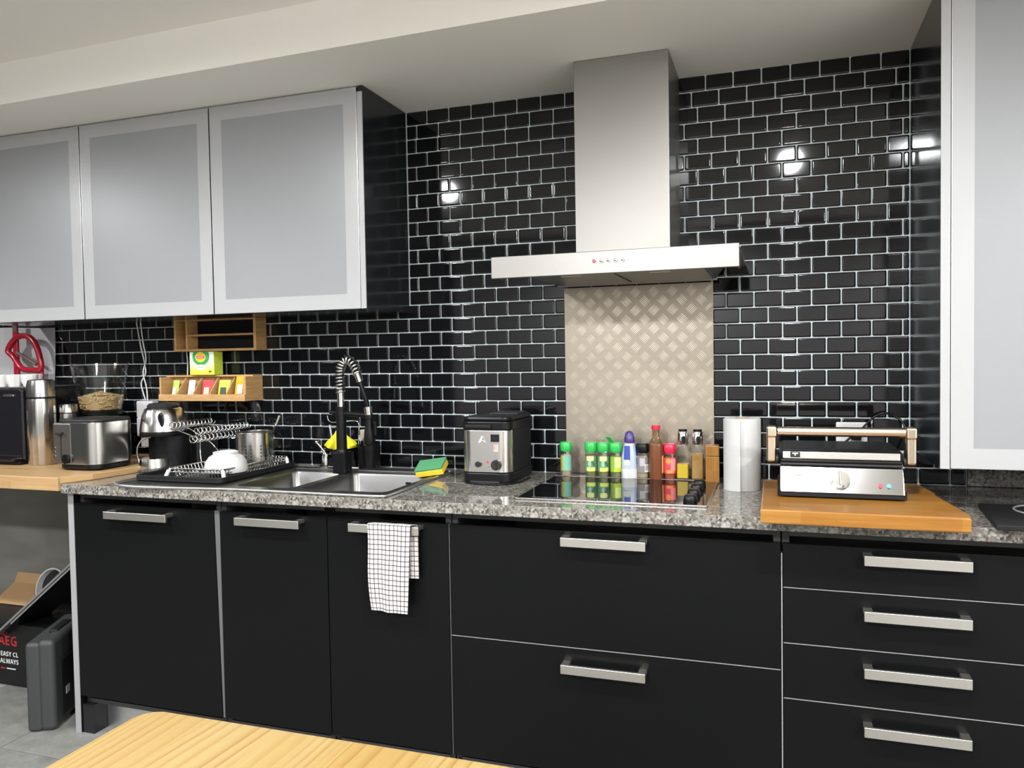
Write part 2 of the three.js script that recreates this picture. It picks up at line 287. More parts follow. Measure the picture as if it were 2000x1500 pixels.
{
  const a = baseCabinet('black base cabinet beside the open niche, with one door and a bar handle', -0.999, -0.412, []);
  frontPanel(a, 'door', -0.999, -0.422, 0.132, 0.8, -0.71, 0.772, 0.256, 0.013);
  const b = baseCabinet('black base cabinet under the draining board, with one plain door', -0.41, -0.01, [['door', -0.399, -0.0095, 0.132, 0.8, -0.202, 0.778, 0.232]], 0.836, 0.69);
  part(b, 'filler_strip', EX(shapeOf([[-0.4205, 0.80], [-0.4, 0.80], [-0.4, 0.132], [-0.4075, 0.132]]), 0.014).translate(0, 0, 0.5585), M.darkEdge, 'grey strip widening towards the top');
  baseCabinet('black base cabinet under the sink, with the checked towel on its handle', -0.008, 0.39, [['door', -0.0065, 0.389, 0.132, 0.8, 0.198, 0.781, 0.228]], 0.69);
  const c = baseCabinet('wide black base cabinet under the hob, with two deep drawers', 0.392, 1.289, [['drawer', 0.3935, 1.288, 0.482, 0.8, 0.843, 0.777], ['drawer', 0.3935, 1.288, 0.132, 0.479, 0.839, 0.431]]);
  part(c, 'edge_strip', LB(0.3905, 0.3925, 0.132, 0.8, 0.557, 0.573), M.darkEdge);
  const e = baseCabinet('black base cabinet under the bamboo board, with four shallow drawers', 1.291, 2.19, [['drawer', 1.2935, 2.188, 0.692, 0.8, 1.59, 0.777], ['drawer', 1.2935, 2.188, 0.552, 0.689, 1.59, 0.643], ['drawer', 1.2935, 2.188, 0.412, 0.549, 1.59, 0.505], ['drawer', 1.2935, 2.188, 0.132, 0.409, 1.59, 0.363]]);
  part(e, 'edge_strip', LB(1.2895, 1.292, 0.132, 0.775, 0.557, 0.574), M.doorEdge);
  const p = thing('end_panel', 'black cabinet end panel with a light grey front edge beside the niche', 'panel');
  part(p, 'board', LB(-1.024, -1.0015, 0, 0.836, 0.02, 0.574), M.door);
  part(p, 'edge_strip', LB(-1.0245, -1.001, 0, 0.836, 0.574, 0.5775, 0.0008), M.greyEdge);
  const q = thing('plinth', 'brushed steel plinth along the foot of the base cabinets', 'plinth');
  part(q, 'kick_board', LB(-0.949, 2.19, 0, 0.098, 0.5, 0.512), M.alu);
  part(q, 'end_block', LB(-1.0005, -0.95, 0.001, 0.099, 0.2, 0.57), M.blackGloss, 'black end block');
}

// ---------- wall cabinets ----------
function frostDoor(parent, x0, x1, y0, y1, z) {
  const b = 0.048, ring = (q, w, za, zb) => mg(LB(x0 - q, x0 - q + w, y0 - q, y1 + q, za, zb), LB(x1 + q - w, x1 + q, y0 - q, y1 + q, za, zb), LB(x0 - q + w, x1 + q - w, y0 - q, y0 - q + w, za, zb), LB(x0 - q + w, x1 + q - w, y1 + q - w, y1 + q, za, zb));
  const d = part(parent, 'door', ring(0, b, z - 0.018, z), M.frostFrame, 'door with a pale satin frame');
  part(d, 'pane', LB(x0 + b, x1 - b, y0 + b, y1 - b, z - 0.012, z - 0.0008), M.frost, 'grey frosted pane');
  part(d, 'edge_trim', ring(0.0015, 0.0015, z - 0.0195, z - 0.0005), M.alu);
}
function wallCabinet(label, x0, x1, y0, y1, z, doors) {
  const t = thing('wall_cabinet', label, 'cabinet', [0, 0, 0], 0, 'frosted wall cabinets');
  part(t, 'carcass', mg(LB(x0, x0 + 0.017, y0, y1, 0.004, z - 0.021), LB(x1 - 0.017, x1, y0, y1, 0.004, z - 0.021), LB(x0 + 0.017, x1 - 0.017, y0, y0 + 0.018, 0.004, z - 0.021), LB(x0 + 0.017, x1 - 0.017, y1 - 0.018, y1, 0.004, z - 0.021), LB(x0 + 0.017, x1 - 0.017, y0 + 0.018, y1 - 0.018, 0.004, 0.012)), M.blackPanel);
  for (const [a, b] of doors) frostDoor(t, a, b, y0 + 0.003, y1 - 0.006, z);
  return t;
}
{
  const g = 'wall cabinets with frosted doors', Y0 = 1.441, Y1 = 2.168, Z = 0.325;
  for (const [x0, x1, l] of [[-1.79, -1.192, 'frosted glass wall cabinet above the black coffee machine'], [-1.19, -0.602, 'frosted glass wall cabinet above the toaster'], [-0.6, 0.0, 'frosted glass wall cabinet with a black side panel above the sink drainer']]) {
    const last = x1 === 0.0, t = wallCabinet(l, x0, last ? -0.013 : x1, Y0, Y1, Z, [[x0 + 0.003, last ? -0.018 : x1 - 0.003]]);
    if (last) { part(t, 'side_panel', LB(-0.0125, 0.004, Y0, Y1, 0.004, Z - 0.004), M.blackPanel, 'glossy black side panel'); part(t, 'edge_strip', LB(-0.0145, 0.0045, Y0 + 0.001, Y1 - 0.02, Z - 0.004, Z + 0.0005, 0.0008), M.frostFrame, 'white front edge'); }
  }
  const t = wallCabinet('tall frosted glass wall cabinet with a black side panel above the granite upstand', 1.6825, 2.42, 0.982, 2.168, 0.465, [[1.686, 2.416]]);
  part(t, 'side_panel', LB(1.6615, 1.682, 0.982, 2.168, 0.004, 0.462), M.blackPanel, 'glossy black side panel'); part(t, 'edge_strip', LB(1.6612, 1.6825, 0.982, 2.168, 0.462, 0.4665, 0.0008), M.frostFrame, 'pale front edge');
}

// ---------- cooker hood and splashback plate ----------
{
  const t = thing('cooker_hood', 'brushed steel cooker hood with a square chimney above the hob', 'cooker hood');
  part(t, 'chimney', LB(0.6985, 0.985, 1.558, 2.169, 0.001, 0.266, 0.002), M.steel);
  part(t, 'fascia', LB(0.499, 1.19, 1.501, 1.5635, 0.466, 0.48, 0.002), M.steel);
  part(t, 'canopy', mg(LB(0.5, 1.189, 1.552, 1.5625, 0.005, 0.467, 0.002), LB(0.5, 0.506, 1.507, 1.553, 0.38, 0.467), LB(1.183, 1.189, 1.507, 1.553, 0.38, 0.467)), M.steel);
  part(t, 'filter_housing', mg(EX(shapeOf([[0.56, 1.553], [1.13, 1.553], [1.10, 1.512], [0.59, 1.512]]), 0.40).translate(0, 0, 0.05), LB(0.585, 1.105, 1.506, 1.513, 0.05, 0.068, 0.001), LB(0.585, 1.105, 1.506, 1.513, 0.432, 0.45, 0.001)), M.steel);
  for (const x of [0.716, 0.974]) { const f = part(t, 'grease_filter', LB(x - 0.122, x + 0.122, 1.5075, 1.512, 0.085, 0.42, 0.001), M.steel); part(f, 'filter_catch', LB(x - 0.03, x + 0.03, 1.5045, 1.508, 0.395, 0.402, 0.001), M.steelShiny); }
  part(t, 'indicator', CZ(0.0048, 0.006, 0.803, 1.536, 0.481), M.redCap, 'small red indicator');
  for (const x of [0.823, 0.843, 0.863, 0.883]) part(t, 'button', mg(CZ(0.0058, 0.006, x, 1.5365, 0.482), new THREE.SphereGeometry(0.0052, 14, 10).scale(1, 1, 0.5).translate(x, 1.5365, 0.485)), M.steelShiny);
}
{
  const t = thing('tread_plate', 'diamond tread steel splashback plate between hob and cooker hood', 'splashback');
  part(t, 'sheet', LB(0.592, 1.088, 0.873, 1.5065, 0.0032, 0.0062, 0.0006), M.tread);
  // raised bars in groups of five, turned alternately
  const lens = (a, b, z) => Array.from({ length: 10 }, (_, k) => { const t = k / 10 * Math.PI * 2; return [a * Math.cos(t), b * Math.sign(Math.sin(t)) * Math.pow(Math.abs(Math.sin(t)), 1.3), z]; });
  const bar = (() => { const A = lens(0.0021, 0.0172, -0.0003), B = lens(0.0011, 0.0158, 0.0011), p = []; for (let k = 0; k < 10; k++) { const l = (k + 1) % 10; p.push(...A[k], ...A[l], ...B[l], ...A[k], ...B[l], ...B[k]); if (k > 0 && k < 9) p.push(...B[0], ...B[k], ...B[l]); } const g = new THREE.BufferGeometry(); g.setAttribute('position', new THREE.Float32BufferAttribute(p, 3)); g.computeVertexNormals(); return g; })(), bars = [], P = 0.061;
  for (let j = -1; j < 36; j++) for (let i = -1; i < 30; i++) {
    const cx = 0.592 + i * P / 2, cy = 0.873 + j * P / 2; if ((i + j) & 1) continue;
    const dir = (i & 1) ? 1 : -1;
    for (let k = -2; k <= 2; k++) {
      const o = k * 0.0054, ox = cx + o * Math.SQRT1_2, oy = cy - dir * o * Math.SQRT1_2 * -1;
      if (ox < 0.602 || ox > 1.078 || oy < 0.885 || oy > 1.495) continue;
      bars.push(bar.clone().rotateZ(dir * Math.PI / 4).translate(ox, oy, 0.006));
    }
  }
  part(t, 'tread_bars', mergeGeometries(bars), M.treadBar).userData.kind = 'stuff';
}

// ---------- sink, tap ----------
{
  const t = thing('sink', 'stainless steel sink with two bowls and a draining board', 'sink');
  const top = rrect(-0.80, 0.197, 0.085, 0.592, 0.012); top.holes.push(rrect(-0.135, 0.168, 0.195, 0.532, 0.03, THREE.Path)); top.holes.push(rrect(-0.375, -0.165, 0.2, 0.532, 0.03, THREE.Path));
  part(t, 'rim', foot(top, 0.8695, 0.875, 0.0015), M.sink);
  const bowl = (x0, x1, z0, z1, y) => {
    const ring = (i, yy) => { const p = rrect(x0 + i, x1 - i, z0 + i, z1 - i, 0.03).getPoints(8); return p.map(q => [q.x, yy, q.y]); };
    const R = [ring(0, 0.8745), ring(0.004, 0.868), ring(0.012, y + 0.04), ring(0.02, y + 0.012), ring(0.034, y)], n = R[0].length, pos = [], idx = [];
    R.forEach(r => r.forEach(p => pos.push(...p))); for (let k = 0; k < R.length - 1; k++) for (let i = 0; i < n; i++) { const a = k * n + i, b = k * n + (i + 1) % n; idx.push(a, b, b + n, a, b + n, a + n); }
    pos.push((x0 + x1) / 2, y - 0.004, (z0 + z1) / 2); for (let i = 0; i < n; i++) idx.push((R.length - 1) * n + i, (R.length - 1) * n + (i + 1) % n, pos.length / 3 - 1);
    const g = new THREE.BufferGeometry(); g.setAttribute('position', new THREE.Float32BufferAttribute(pos, 3)); g.setIndex(idx); return toCreasedNormals(g, 0.9);
  };
  const sd = M.sink.clone(); sd.side = THREE.DoubleSide;
  const b = part(t, 'bowl', bowl(-0.135, 0.168, 0.195, 0.532, 0.71), sd); part(b, 'drain', LA([[0, 0.004], [0.02, 0.005], [0.04, 0.002], [0.042, 0]]).translate(0.015, 0.706, 0.36), M.chrome);
  const vents = []; for (let k = 0; k < 2; k++) for (let j = 0; j < 3; j++) for (let i = 0; i < 2; i++) vents.push(LB(0.075 + k * 0.03 + i * 0.011, 0.082 + k * 0.03 + i * 0.011, 0.822 + j * 0.011, 0.829 + j * 0.011, 0.203, 0.2085));
  part(b, 'overflow', mg(vents), M.black, 'dark overflow slots');
  const b2 = part(t, 'bowl', bowl(-0.375, -0.165, 0.2, 0.532, 0.76), sd); part(b2, 'drain', LA([[0, 0.004], [0.02, 0.005], [0.03, 0.002], [0.032, 0]]).translate(-0.27, 0.756, 0.36), M.chrome);
  part(t, 'rolled_edge', tube([[-0.8, 0.875, 0.592], [-0.3, 0.875, 0.592], [0.19, 0.875, 0.592], [0.197, 0.875, 0.585], [0.197, 0.875, 0.3], [0.197, 0.875, 0.092], [0.19, 0.875, 0.085], [-0.3, 0.875, 0.085], [-0.8, 0.875, 0.085], [-0.8, 0.875, 0.3]], 0.0042, 160, 10, true), M.alu);
  part(t, 'ledge', mg(LB(-0.14, 0.19, 0.8745, 0.881, 0.1, 0.16, 0.002), LB(-0.40, -0.2, 0.8745, 0.879, 0.1, 0.15, 0.002)), M.sink);
  const ridges = []; for (let k = 0; k < 7; k++) ridges.push(LB(-0.75, -0.45, 0.8745, 0.8775, 0.16 + k * 0.055, 0.172 + k * 0.055, 0.0014)); part(t, 'drainer_ridges', mg(ridges), M.sink);
}
{
  const t = thing('kitchen_tap', 'black pull-down kitchen tap with a chrome spring neck', 'tap', [-0.175, 0.8745, 0.2]);
  part(t, 'base', mg(RB(0.05, 0.075, 0.05, 0.004, 0, 0.0375, 0), CY(0.023, 0.021, 0.01, 0, 0.075, 0)), M.black);
  part(t, 'column', CY(0.0185, 0.0175, 0.155, 0, 0.08, 0), M.black);
  part(t, 'collar', CY(0.0125, 0.0125, 0.062, 0, 0.232, 0), M.chrome, 'chrome collar');
  const path = [[0, 0.28, 0], [0, 0.34, 0], [0.006, 0.375, 0.004], [0.03, 0.4, 0.01], [0.058, 0.39, 0.016], [0.076, 0.362, 0.02], [0.083, 0.345, 0.022]];
  const c = new THREE.CatmullRomCurve3(path.map(p => V(...p)), false, 'centripetal'), N = 460, turns = 17, fr = c.computeFrenetFrames(N, false), hp = [];
  for (let i = 0; i <= N; i++) { const u = i / N, p = c.getPointAt(u), a = u * turns * Math.PI * 2; hp.push(p.addScaledVector(fr.normals[i], Math.cos(a) * 0.0135).addScaledVector(fr.binormals[i], Math.sin(a) * 0.0135)); }
  part(t, 'spring', new THREE.TubeGeometry(new THREE.CatmullRomCurve3(hp), 900, 0.004, 8), M.chrome, 'chrome spring neck');
  part(t, 'hose', mg(tube(path, 0.0085, 60), tube([[0.083, 0.345, 0.022], [0.097, 0.30, 0.02], [0.108, 0.26, 0.015], [0.113, 0.225, 0.01]], 0.0085, 30)), M.black);
  part(t, 'ferrule', rod([0.081, 0.352, 0.022], [0.091, 0.322, 0.021], 0.0125, 20), M.chrome); part(t, 'ferrule', rod([0.112, 0.236, 0.011], [0.114, 0.206, 0.009], 0.0145, 20), M.chrome);
  part(t, 'spray_head', mg(LA([[0, 0.21], [0.0135, 0.21], [0.0145, 0.17], [0.018, 0.145], [0.021, 0.112], [0.019, 0.105], [0, 0.105]]).translate(0.115, 0, 0.008), RB(0.012, 0.05, 0.01, 0.003, 0.138, 0.16, 0.008)), M.black);
  part(t, 'holder_arm', mg(rod([0, 0.212, 0], [0.113, 0.205, 0.008], 0.009, 12), CY(0.02, 0.02, 0.018, 0, 0.203, 0), CY(0.02, 0.02, 0.012, 0.114, 0.196, 0.008), rod([-0.01, 0.212, 0], [-0.045, 0.214, -0.004], 0.008, 10)), M.black);
}
{
  const t = thing('filter_tap', 'small chrome water tap with a thin lever behind the sink', 'tap', [-0.322, 0.8745, 0.07]);
  part(t, 'body', LA([[0, 0], [0.026, 0], [0.026, 0.005], [0.017, 0.009], [0.015, 0.04], [0.011, 0.055], [0, 0.057]], 24), M.chrome);
  part(t, 'lever', mg(rod([0, 0.05, 0], [-0.034, 0.09, 0.004], 0.0042), new THREE.SphereGeometry(0.008, 12, 8).translate(-0.035, 0.092, 0.004)), M.chrome);
  part(t, 'spout', tube([[0, 0.035, 0], [0.025, 0.05, 0.012], [0.032, 0.045, 0.03]], 0.006), M.chrome);
}
{ // caddy behind tap
  const t = thing('sink_caddy', 'black sink caddy with a thin wire bail behind the tap', 'caddy', [-0.25, 0.8745, 0.048]);
  part(t, 'tray', mg(LB(-0.055, 0.06, 0, 0.006, -0.035, 0.035, 0.002), LB(-0.055, -0.05, 0, 0.062, -0.035, 0.035), LB(0.055, 0.06, 0, 0.062, -0.035, 0.035), LB(-0.055, 0.06, 0, 0.062, 0.03, 0.035), LB(-0.055, 0.06, 0, 0.062, -0.035, -0.03)), M.black);
  part(t, 'wire_bail', tube([[0.066, 0.0, 0.02], [0.061, 0.1, 0.01], [0.057, 0.163, 0], [0.05, 0.17, 0], [-0.06, 0.166, 0], [-0.072, 0.174, 0], [-0.076, 0.19, 0]], 0.0022, 60), M.wire);
  part(t, 'brush_stick', rod([-0.05, 0.06, 0], [-0.066, 0.155, 0], 0.0035), M.whitePlastic);
  const cl = [[-0.062, 0.068], [-0.02, 0.128], [-0.012, 0.132], [0.05, 0.098], [0.052, 0.076], [0.0, 0.055], [-0.03, 0.058]];
  const g = sheet((u, v) => { // crumpled cloth draped over the caddy rim
    const a = u * 2 - 1, x = 0.006 + a * 0.066, top = a < -0.15 ? 0.145 - 0.072 * (-0.15 - a) : 0.145 - 0.05 * (a + 0.15), bot = 0.06 + 0.014 * Math.abs(a + 0.1);
    return V(x, top + (bot - top) * v, 0.034 + 0.016 * Math.sin(v * 2.6) * (1 - 0.5 * Math.abs(a)) + 0.005 * Math.sin(u * 19 + v * 5) + 0.004 * Math.abs(((u * 3.2 + v * 0.8) % 1) - 0.5));
  }, 26, 14, 0.002);
  tag(part(scene, 'dish_cloth', g.translate(-0.25, 0.8785, 0.052), M.yellow), 'crumpled yellow dish cloth hanging over the black sink caddy', 'cloth');
  const s = thing('brush_pot', 'black cylindrical brush pot standing under the tap spray head', 'pot', [-0.137, 0.8745, 0.075]);
  part(s, 'pot', LA([[0, 0], [0.038, 0], [0.04, 0.004], [0.041, 0.086], [0.039, 0.088], [0.037, 0.086], [0.036, 0.006], [0, 0.006]]), M.black);
  const b = thing('scrub_brush', 'cream scrubbing brush head sticking out of the black pot', 'brush', [-0.152, 0.9, 0.075]);
  part(b, 'stem', rod([0.004, -0.019, 0], [-0.004, 0.09, 0], 0.005), M.brown); part(b, 'bristle_head', mg(RB(0.026, 0.034, 0.018, 0.005, -0.005, 0.1, 0), RB(0.02, 0.02, 0.014, 0.004, -0.016, 0.088, 0)), M.cream);
}
{ // sponge leaning on the sink edge
  const t = thing('sponge', 'yellow sponge with a green scouring face on the sink corner', 'sponge', [0.163, 0.902, 0.185]); t.rotation.set(0.42, 0.1, 0.12);
  part(t, 'foam', RB(0.10, 0.022, 0.068, 0.004, 0, -0.004, 0), M.spongeYellow); part(t, 'scouring_pad', RB(0.10, 0.008, 0.068, 0.002, 0, 0.011, 0), M.spongeGreen);
}

// ---------- dish rack area ----------
{
  const t = thing('drip_tray', 'wide black plastic drip tray on the draining board', 'tray', [-0.61, 0.8775, 0.31]);
  const o = rrect(-0.18, 0.18, -0.215, 0.215, 0.025); const i2 = rrect(-0.172, 0.172, -0.207, 0.207, 0.02, THREE.Path); o.holes.push(i2);
  part(t, 'base', foot(rrect(-0.18, 0.18, -0.215, 0.215, 0.025), 0, 0.006, 0.002), M.blackMatte); part(t, 'lip', foot(o, 0.004, 0.018, 0.002), M.blackMatte);
  const r = thing('dish_rack', 'chrome wire dish rack with two folding coil wings, on the black tray', 'dish rack', [-0.61, 0.884, 0.31]);
  const X0 = -0.058, X1 = 0.155, Z0 = -0.19, Z1 = 0.175, yr = 0.032;
  part(r, 'rim', mg(tube([[X0, yr, Z0], [X0, yr, Z1], [X1, yr, Z1], [X1, yr, Z0]].flatMap((p, k, a) => { const q = a[(k + 1) % 4]; return [0.03, 0.5, 0.97].map(s => p.map((v, i) => v + (q[i] - v) * s)); }), 0.0032, 120, 8, true), rod([X0, yr - 0.012, Z1], [X1, yr - 0.012, Z1], 0.002), rod([X1, yr - 0.012, Z0], [X1, yr - 0.012, Z1], 0.002)), M.wire);
  const w = []; for (let k = 1; k < 22; k++) { const z = Z0 + (Z1 - Z0) * k / 22; w.push(tube([[X0, yr, z], [X0 + 0.012, 0.002, z], [X0 + 0.02, 0.0, z], [X1 - 0.02, 0.0, z], [X1 - 0.012, 0.002, z], [X1, yr, z]], 0.0021, 20, 6)); }
  for (let k = 1; k < 17; k++) { const x = X0 + (X1 - X0) * k / 17; w.push(rod([x, yr, Z1], [x, 0.001, Z1 - 0.012], 0.0021, 6), rod([x, yr, Z0], [x, 0.001, Z0 + 0.012], 0.0021, 6)); }
  part(r, 'basket_wires', mg(w), M.wire);
  for (const [x, z, dx] of [[X1, Z1, 0.014], [X1, Z0 + 0.01, 0.014], [X0, Z1, -0.014], [X0, Z0 + 0.01, -0.014]]) part(r, 'foot', mg(rod([x, yr, z], [x + dx * 0.5, 0.018, z + 0.004], 0.0045), rod([x + dx * 0.3, 0.026, z + 0.003], [x + dx, -0.0005, z + 0.01], 0.0068, 12)), M.white, 'white plastic foot');
  const wing = (x, y, z0, z1, n) => { const p = []; for (let k = 0; k <= n * 12; k++) { const a = k / 12 * Math.PI * 2; p.push(V(x + Math.cos(a) * 0.012, y + Math.sin(a) * 0.012, z0 + (z1 - z0) * k / (n * 12))); } return new THREE.TubeGeometry(new THREE.CatmullRomCurve3(p), n * 16, 0.0021, 6); };
  part(r, 'coil_wing', mg(wing(-0.23, 0.156, -0.02, -0.25, 12), rod([-0.23, 0.146, -0.02], [-0.23, 0.146, -0.25], 0.0018)), M.wire);
  part(r, 'coil_wing', mg(wing(-0.075, 0.142, 0.03, -0.27, 14), rod([-0.075, 0.132, 0.03], [-0.075, 0.132, -0.28], 0.0018)), M.wire);
  part(r, 'coil_wing', mg(wing(-0.09, 0.113, 0.04, -0.24, 13), rod([-0.09, 0.103, 0.04], [-0.09, 0.103, -0.25], 0.0018)), M.wire);
  part(r, 'wing_support', mg(tube([[-0.08, 0.105, 0.0], [-0.082, 0.07, 0.0], [-0.07, 0.03, 0.01], [-0.07, 0.002, 0.01]], 0.0024), tube([[X0, 0.03, -0.1], [-0.12, 0.09, -0.1], [-0.23, 0.147, -0.1]], 0.0024), rod([-0.23, 0.147, -0.03], [-0.09, 0.104, -0.03], 0.002)), M.wire);
  const b = thing('bowl', 'white china bowl turned upside down on the wire dish rack', 'bowl', [-0.513, 0.8985, 0.395]); b.scale.setScalar(0.86);
  part(b, 'body', LA([[0.078, 0.003], [0.083, 0], [0.085, 0.006], [0.083, 0.02], [0.078, 0.04], [0.064, 0.06], [0.05, 0.068], [0.0, 0.069], [0.0, 0.065], [0.05, 0.064], [0.074, 0.038], [0.078, 0.003]], 48), M.whiteGloss); part(b, 'foot_ring', LA([[0.044, 0.066], [0.048, 0.067], [0.049, 0.078], [0.046, 0.079], [0.043, 0.077], [0.043, 0.066]], 40), M.whiteGloss);
  const c = thing('cutlery_holder', 'perforated stainless steel cutlery holder standing in the dish rack', 'holder', [-0.558, 0.8865, 0.175]);
  { // perforated sheet: cells left out where the holes are
    const R = 0.068, n = 96, m = 40, h = 0.125, pos = [], nor = [], idx = [];
    for (let j = 0; j <= m; j++) for (let i = 0; i <= n; i++) { const a = i / n * Math.PI * 2; pos.push(Math.cos(a) * R, j / m * h, Math.sin(a) * R); nor.push(Math.cos(a), 0, Math.sin(a)); }
    for (let j = 0; j < m; j++) for (let i = 0; i < n; i++) { if (j >= 4 && j <= 26 && j % 4 < 2 && i % 4 === 1 && i % 16 < 12) continue; const a = j * (n + 1) + i; idx.push(a, a + n + 1, a + 1, a + 1, a + n + 1, a + n + 2); }
    const g = new THREE.BufferGeometry(); g.setAttribute('position', new THREE.Float32BufferAttribute(pos, 3)); g.setAttribute('normal', new THREE.Float32BufferAttribute(nor, 3)); g.setIndex(idx);
    const dm = M.steelShiny.clone(); dm.side = THREE.DoubleSide; part(c, 'sleeve', g, dm);
    part(c, 'rolled_rim', new THREE.TorusGeometry(0.068, 0.002, 8, 60).rotateX(Math.PI / 2).translate(0, 0.125, 0), M.steelShiny); part(c, 'base', CY(0.067, 0.067, 0.002, 0, 0, 0, 48), M.steelShiny);
  }
  const u = thing('spatula', 'dark kitchen utensil with a steel tip leaning in the cutlery holder', 'utensil', [-0.528, 0.9, 0.165]);
  part(u, 'grip', rod([0, 0, 0], [0.035, 0.135, -0.03], 0.005, 10), M.black); part(u, 'tip', mg(rod([0.034, 0.13, -0.03], [0.048, 0.17, -0.037], 0.0055, 10), new THREE.SphereGeometry(0.006, 10, 8).translate(0.035, 0.133, -0.03)), M.steelShiny);
  const k = thing('storage_box', 'plain black plastic box behind the dish rack', 'box', [-0.9, 0.872, 0.085]);
  part(k, 'body', RB(0.115, 0.115, 0.12, 0.008, 0, 0.0585, 0), M.darkGrey); part(k, 'lid', mg(RB(0.12, 0.012, 0.125, 0.004, 0, 0.121, 0), rod([-0.03, 0.13, 0.03], [0.035, 0.13, 0.03], 0.004)), M.blackMatte);
}

// ---------- pod coffee maker with dome ----------
{
  const t = thing('coffee_maker', 'rounded coffee maker with a steel dome top and black middle beside the dish rack', 'coffee maker', [-0.92, 0.8725, 0.235]);
  part(t, 'dome', LA([[0.082, 0.142], [0.085, 0.146], [0.083, 0.165], [0.076, 0.205], [0.066, 0.228], [0.05, 0.236], [0, 0.238]], 48), M.steelShiny, 'polished steel dome');
  part(t, 'cap', LA([[0, 0.236], [0.056, 0.234], [0.058, 0.24], [0.05, 0.248], [0.0, 0.252]], 40), M.darkGrey);
  part(t, 'window', new THREE.SphereGeometry(1, 24, 16).scale(0.016, 0.028, 0.006).translate(0.045, 0.19, 0.064), M.blackGloss, 'dark oval window');
  part(t, 'body', mg(LA([[0, 0.0], [0.083, 0.0], [0.085, 0.01], [0.085, 0.142], [0, 0.142]], 40).scale(1, 1, 0.75).translate(0, 0, -0.03)), M.black);
  part(t, 'brew_ring', LA([[0.07, 0.128], [0.083, 0.128], [0.086, 0.133], [0.085, 0.142], [0.07, 0.142]], 40), M.black);
  part(t, 'drip_stand', LA([[0, 0], [0.07, 0], [0.074, 0.006], [0.066, 0.01], [0.06, 0.012], [0.056, 0.045], [0.05, 0.046], [0, 0.046]], 40).translate(-0.015, 0, 0.03), M.steelShiny, 'steel drip stand');
  part(t, 'side_bow', tube([[0.005, 0.128, 0.07], [-0.03, 0.118, 0.075], [-0.055, 0.09, 0.075], [-0.06, 0.055, 0.072], [-0.05, 0.02, 0.068], [-0.02, 0.012, 0.062]], 0.0035, 60), M.steelShiny, 'thin steel bow');
}

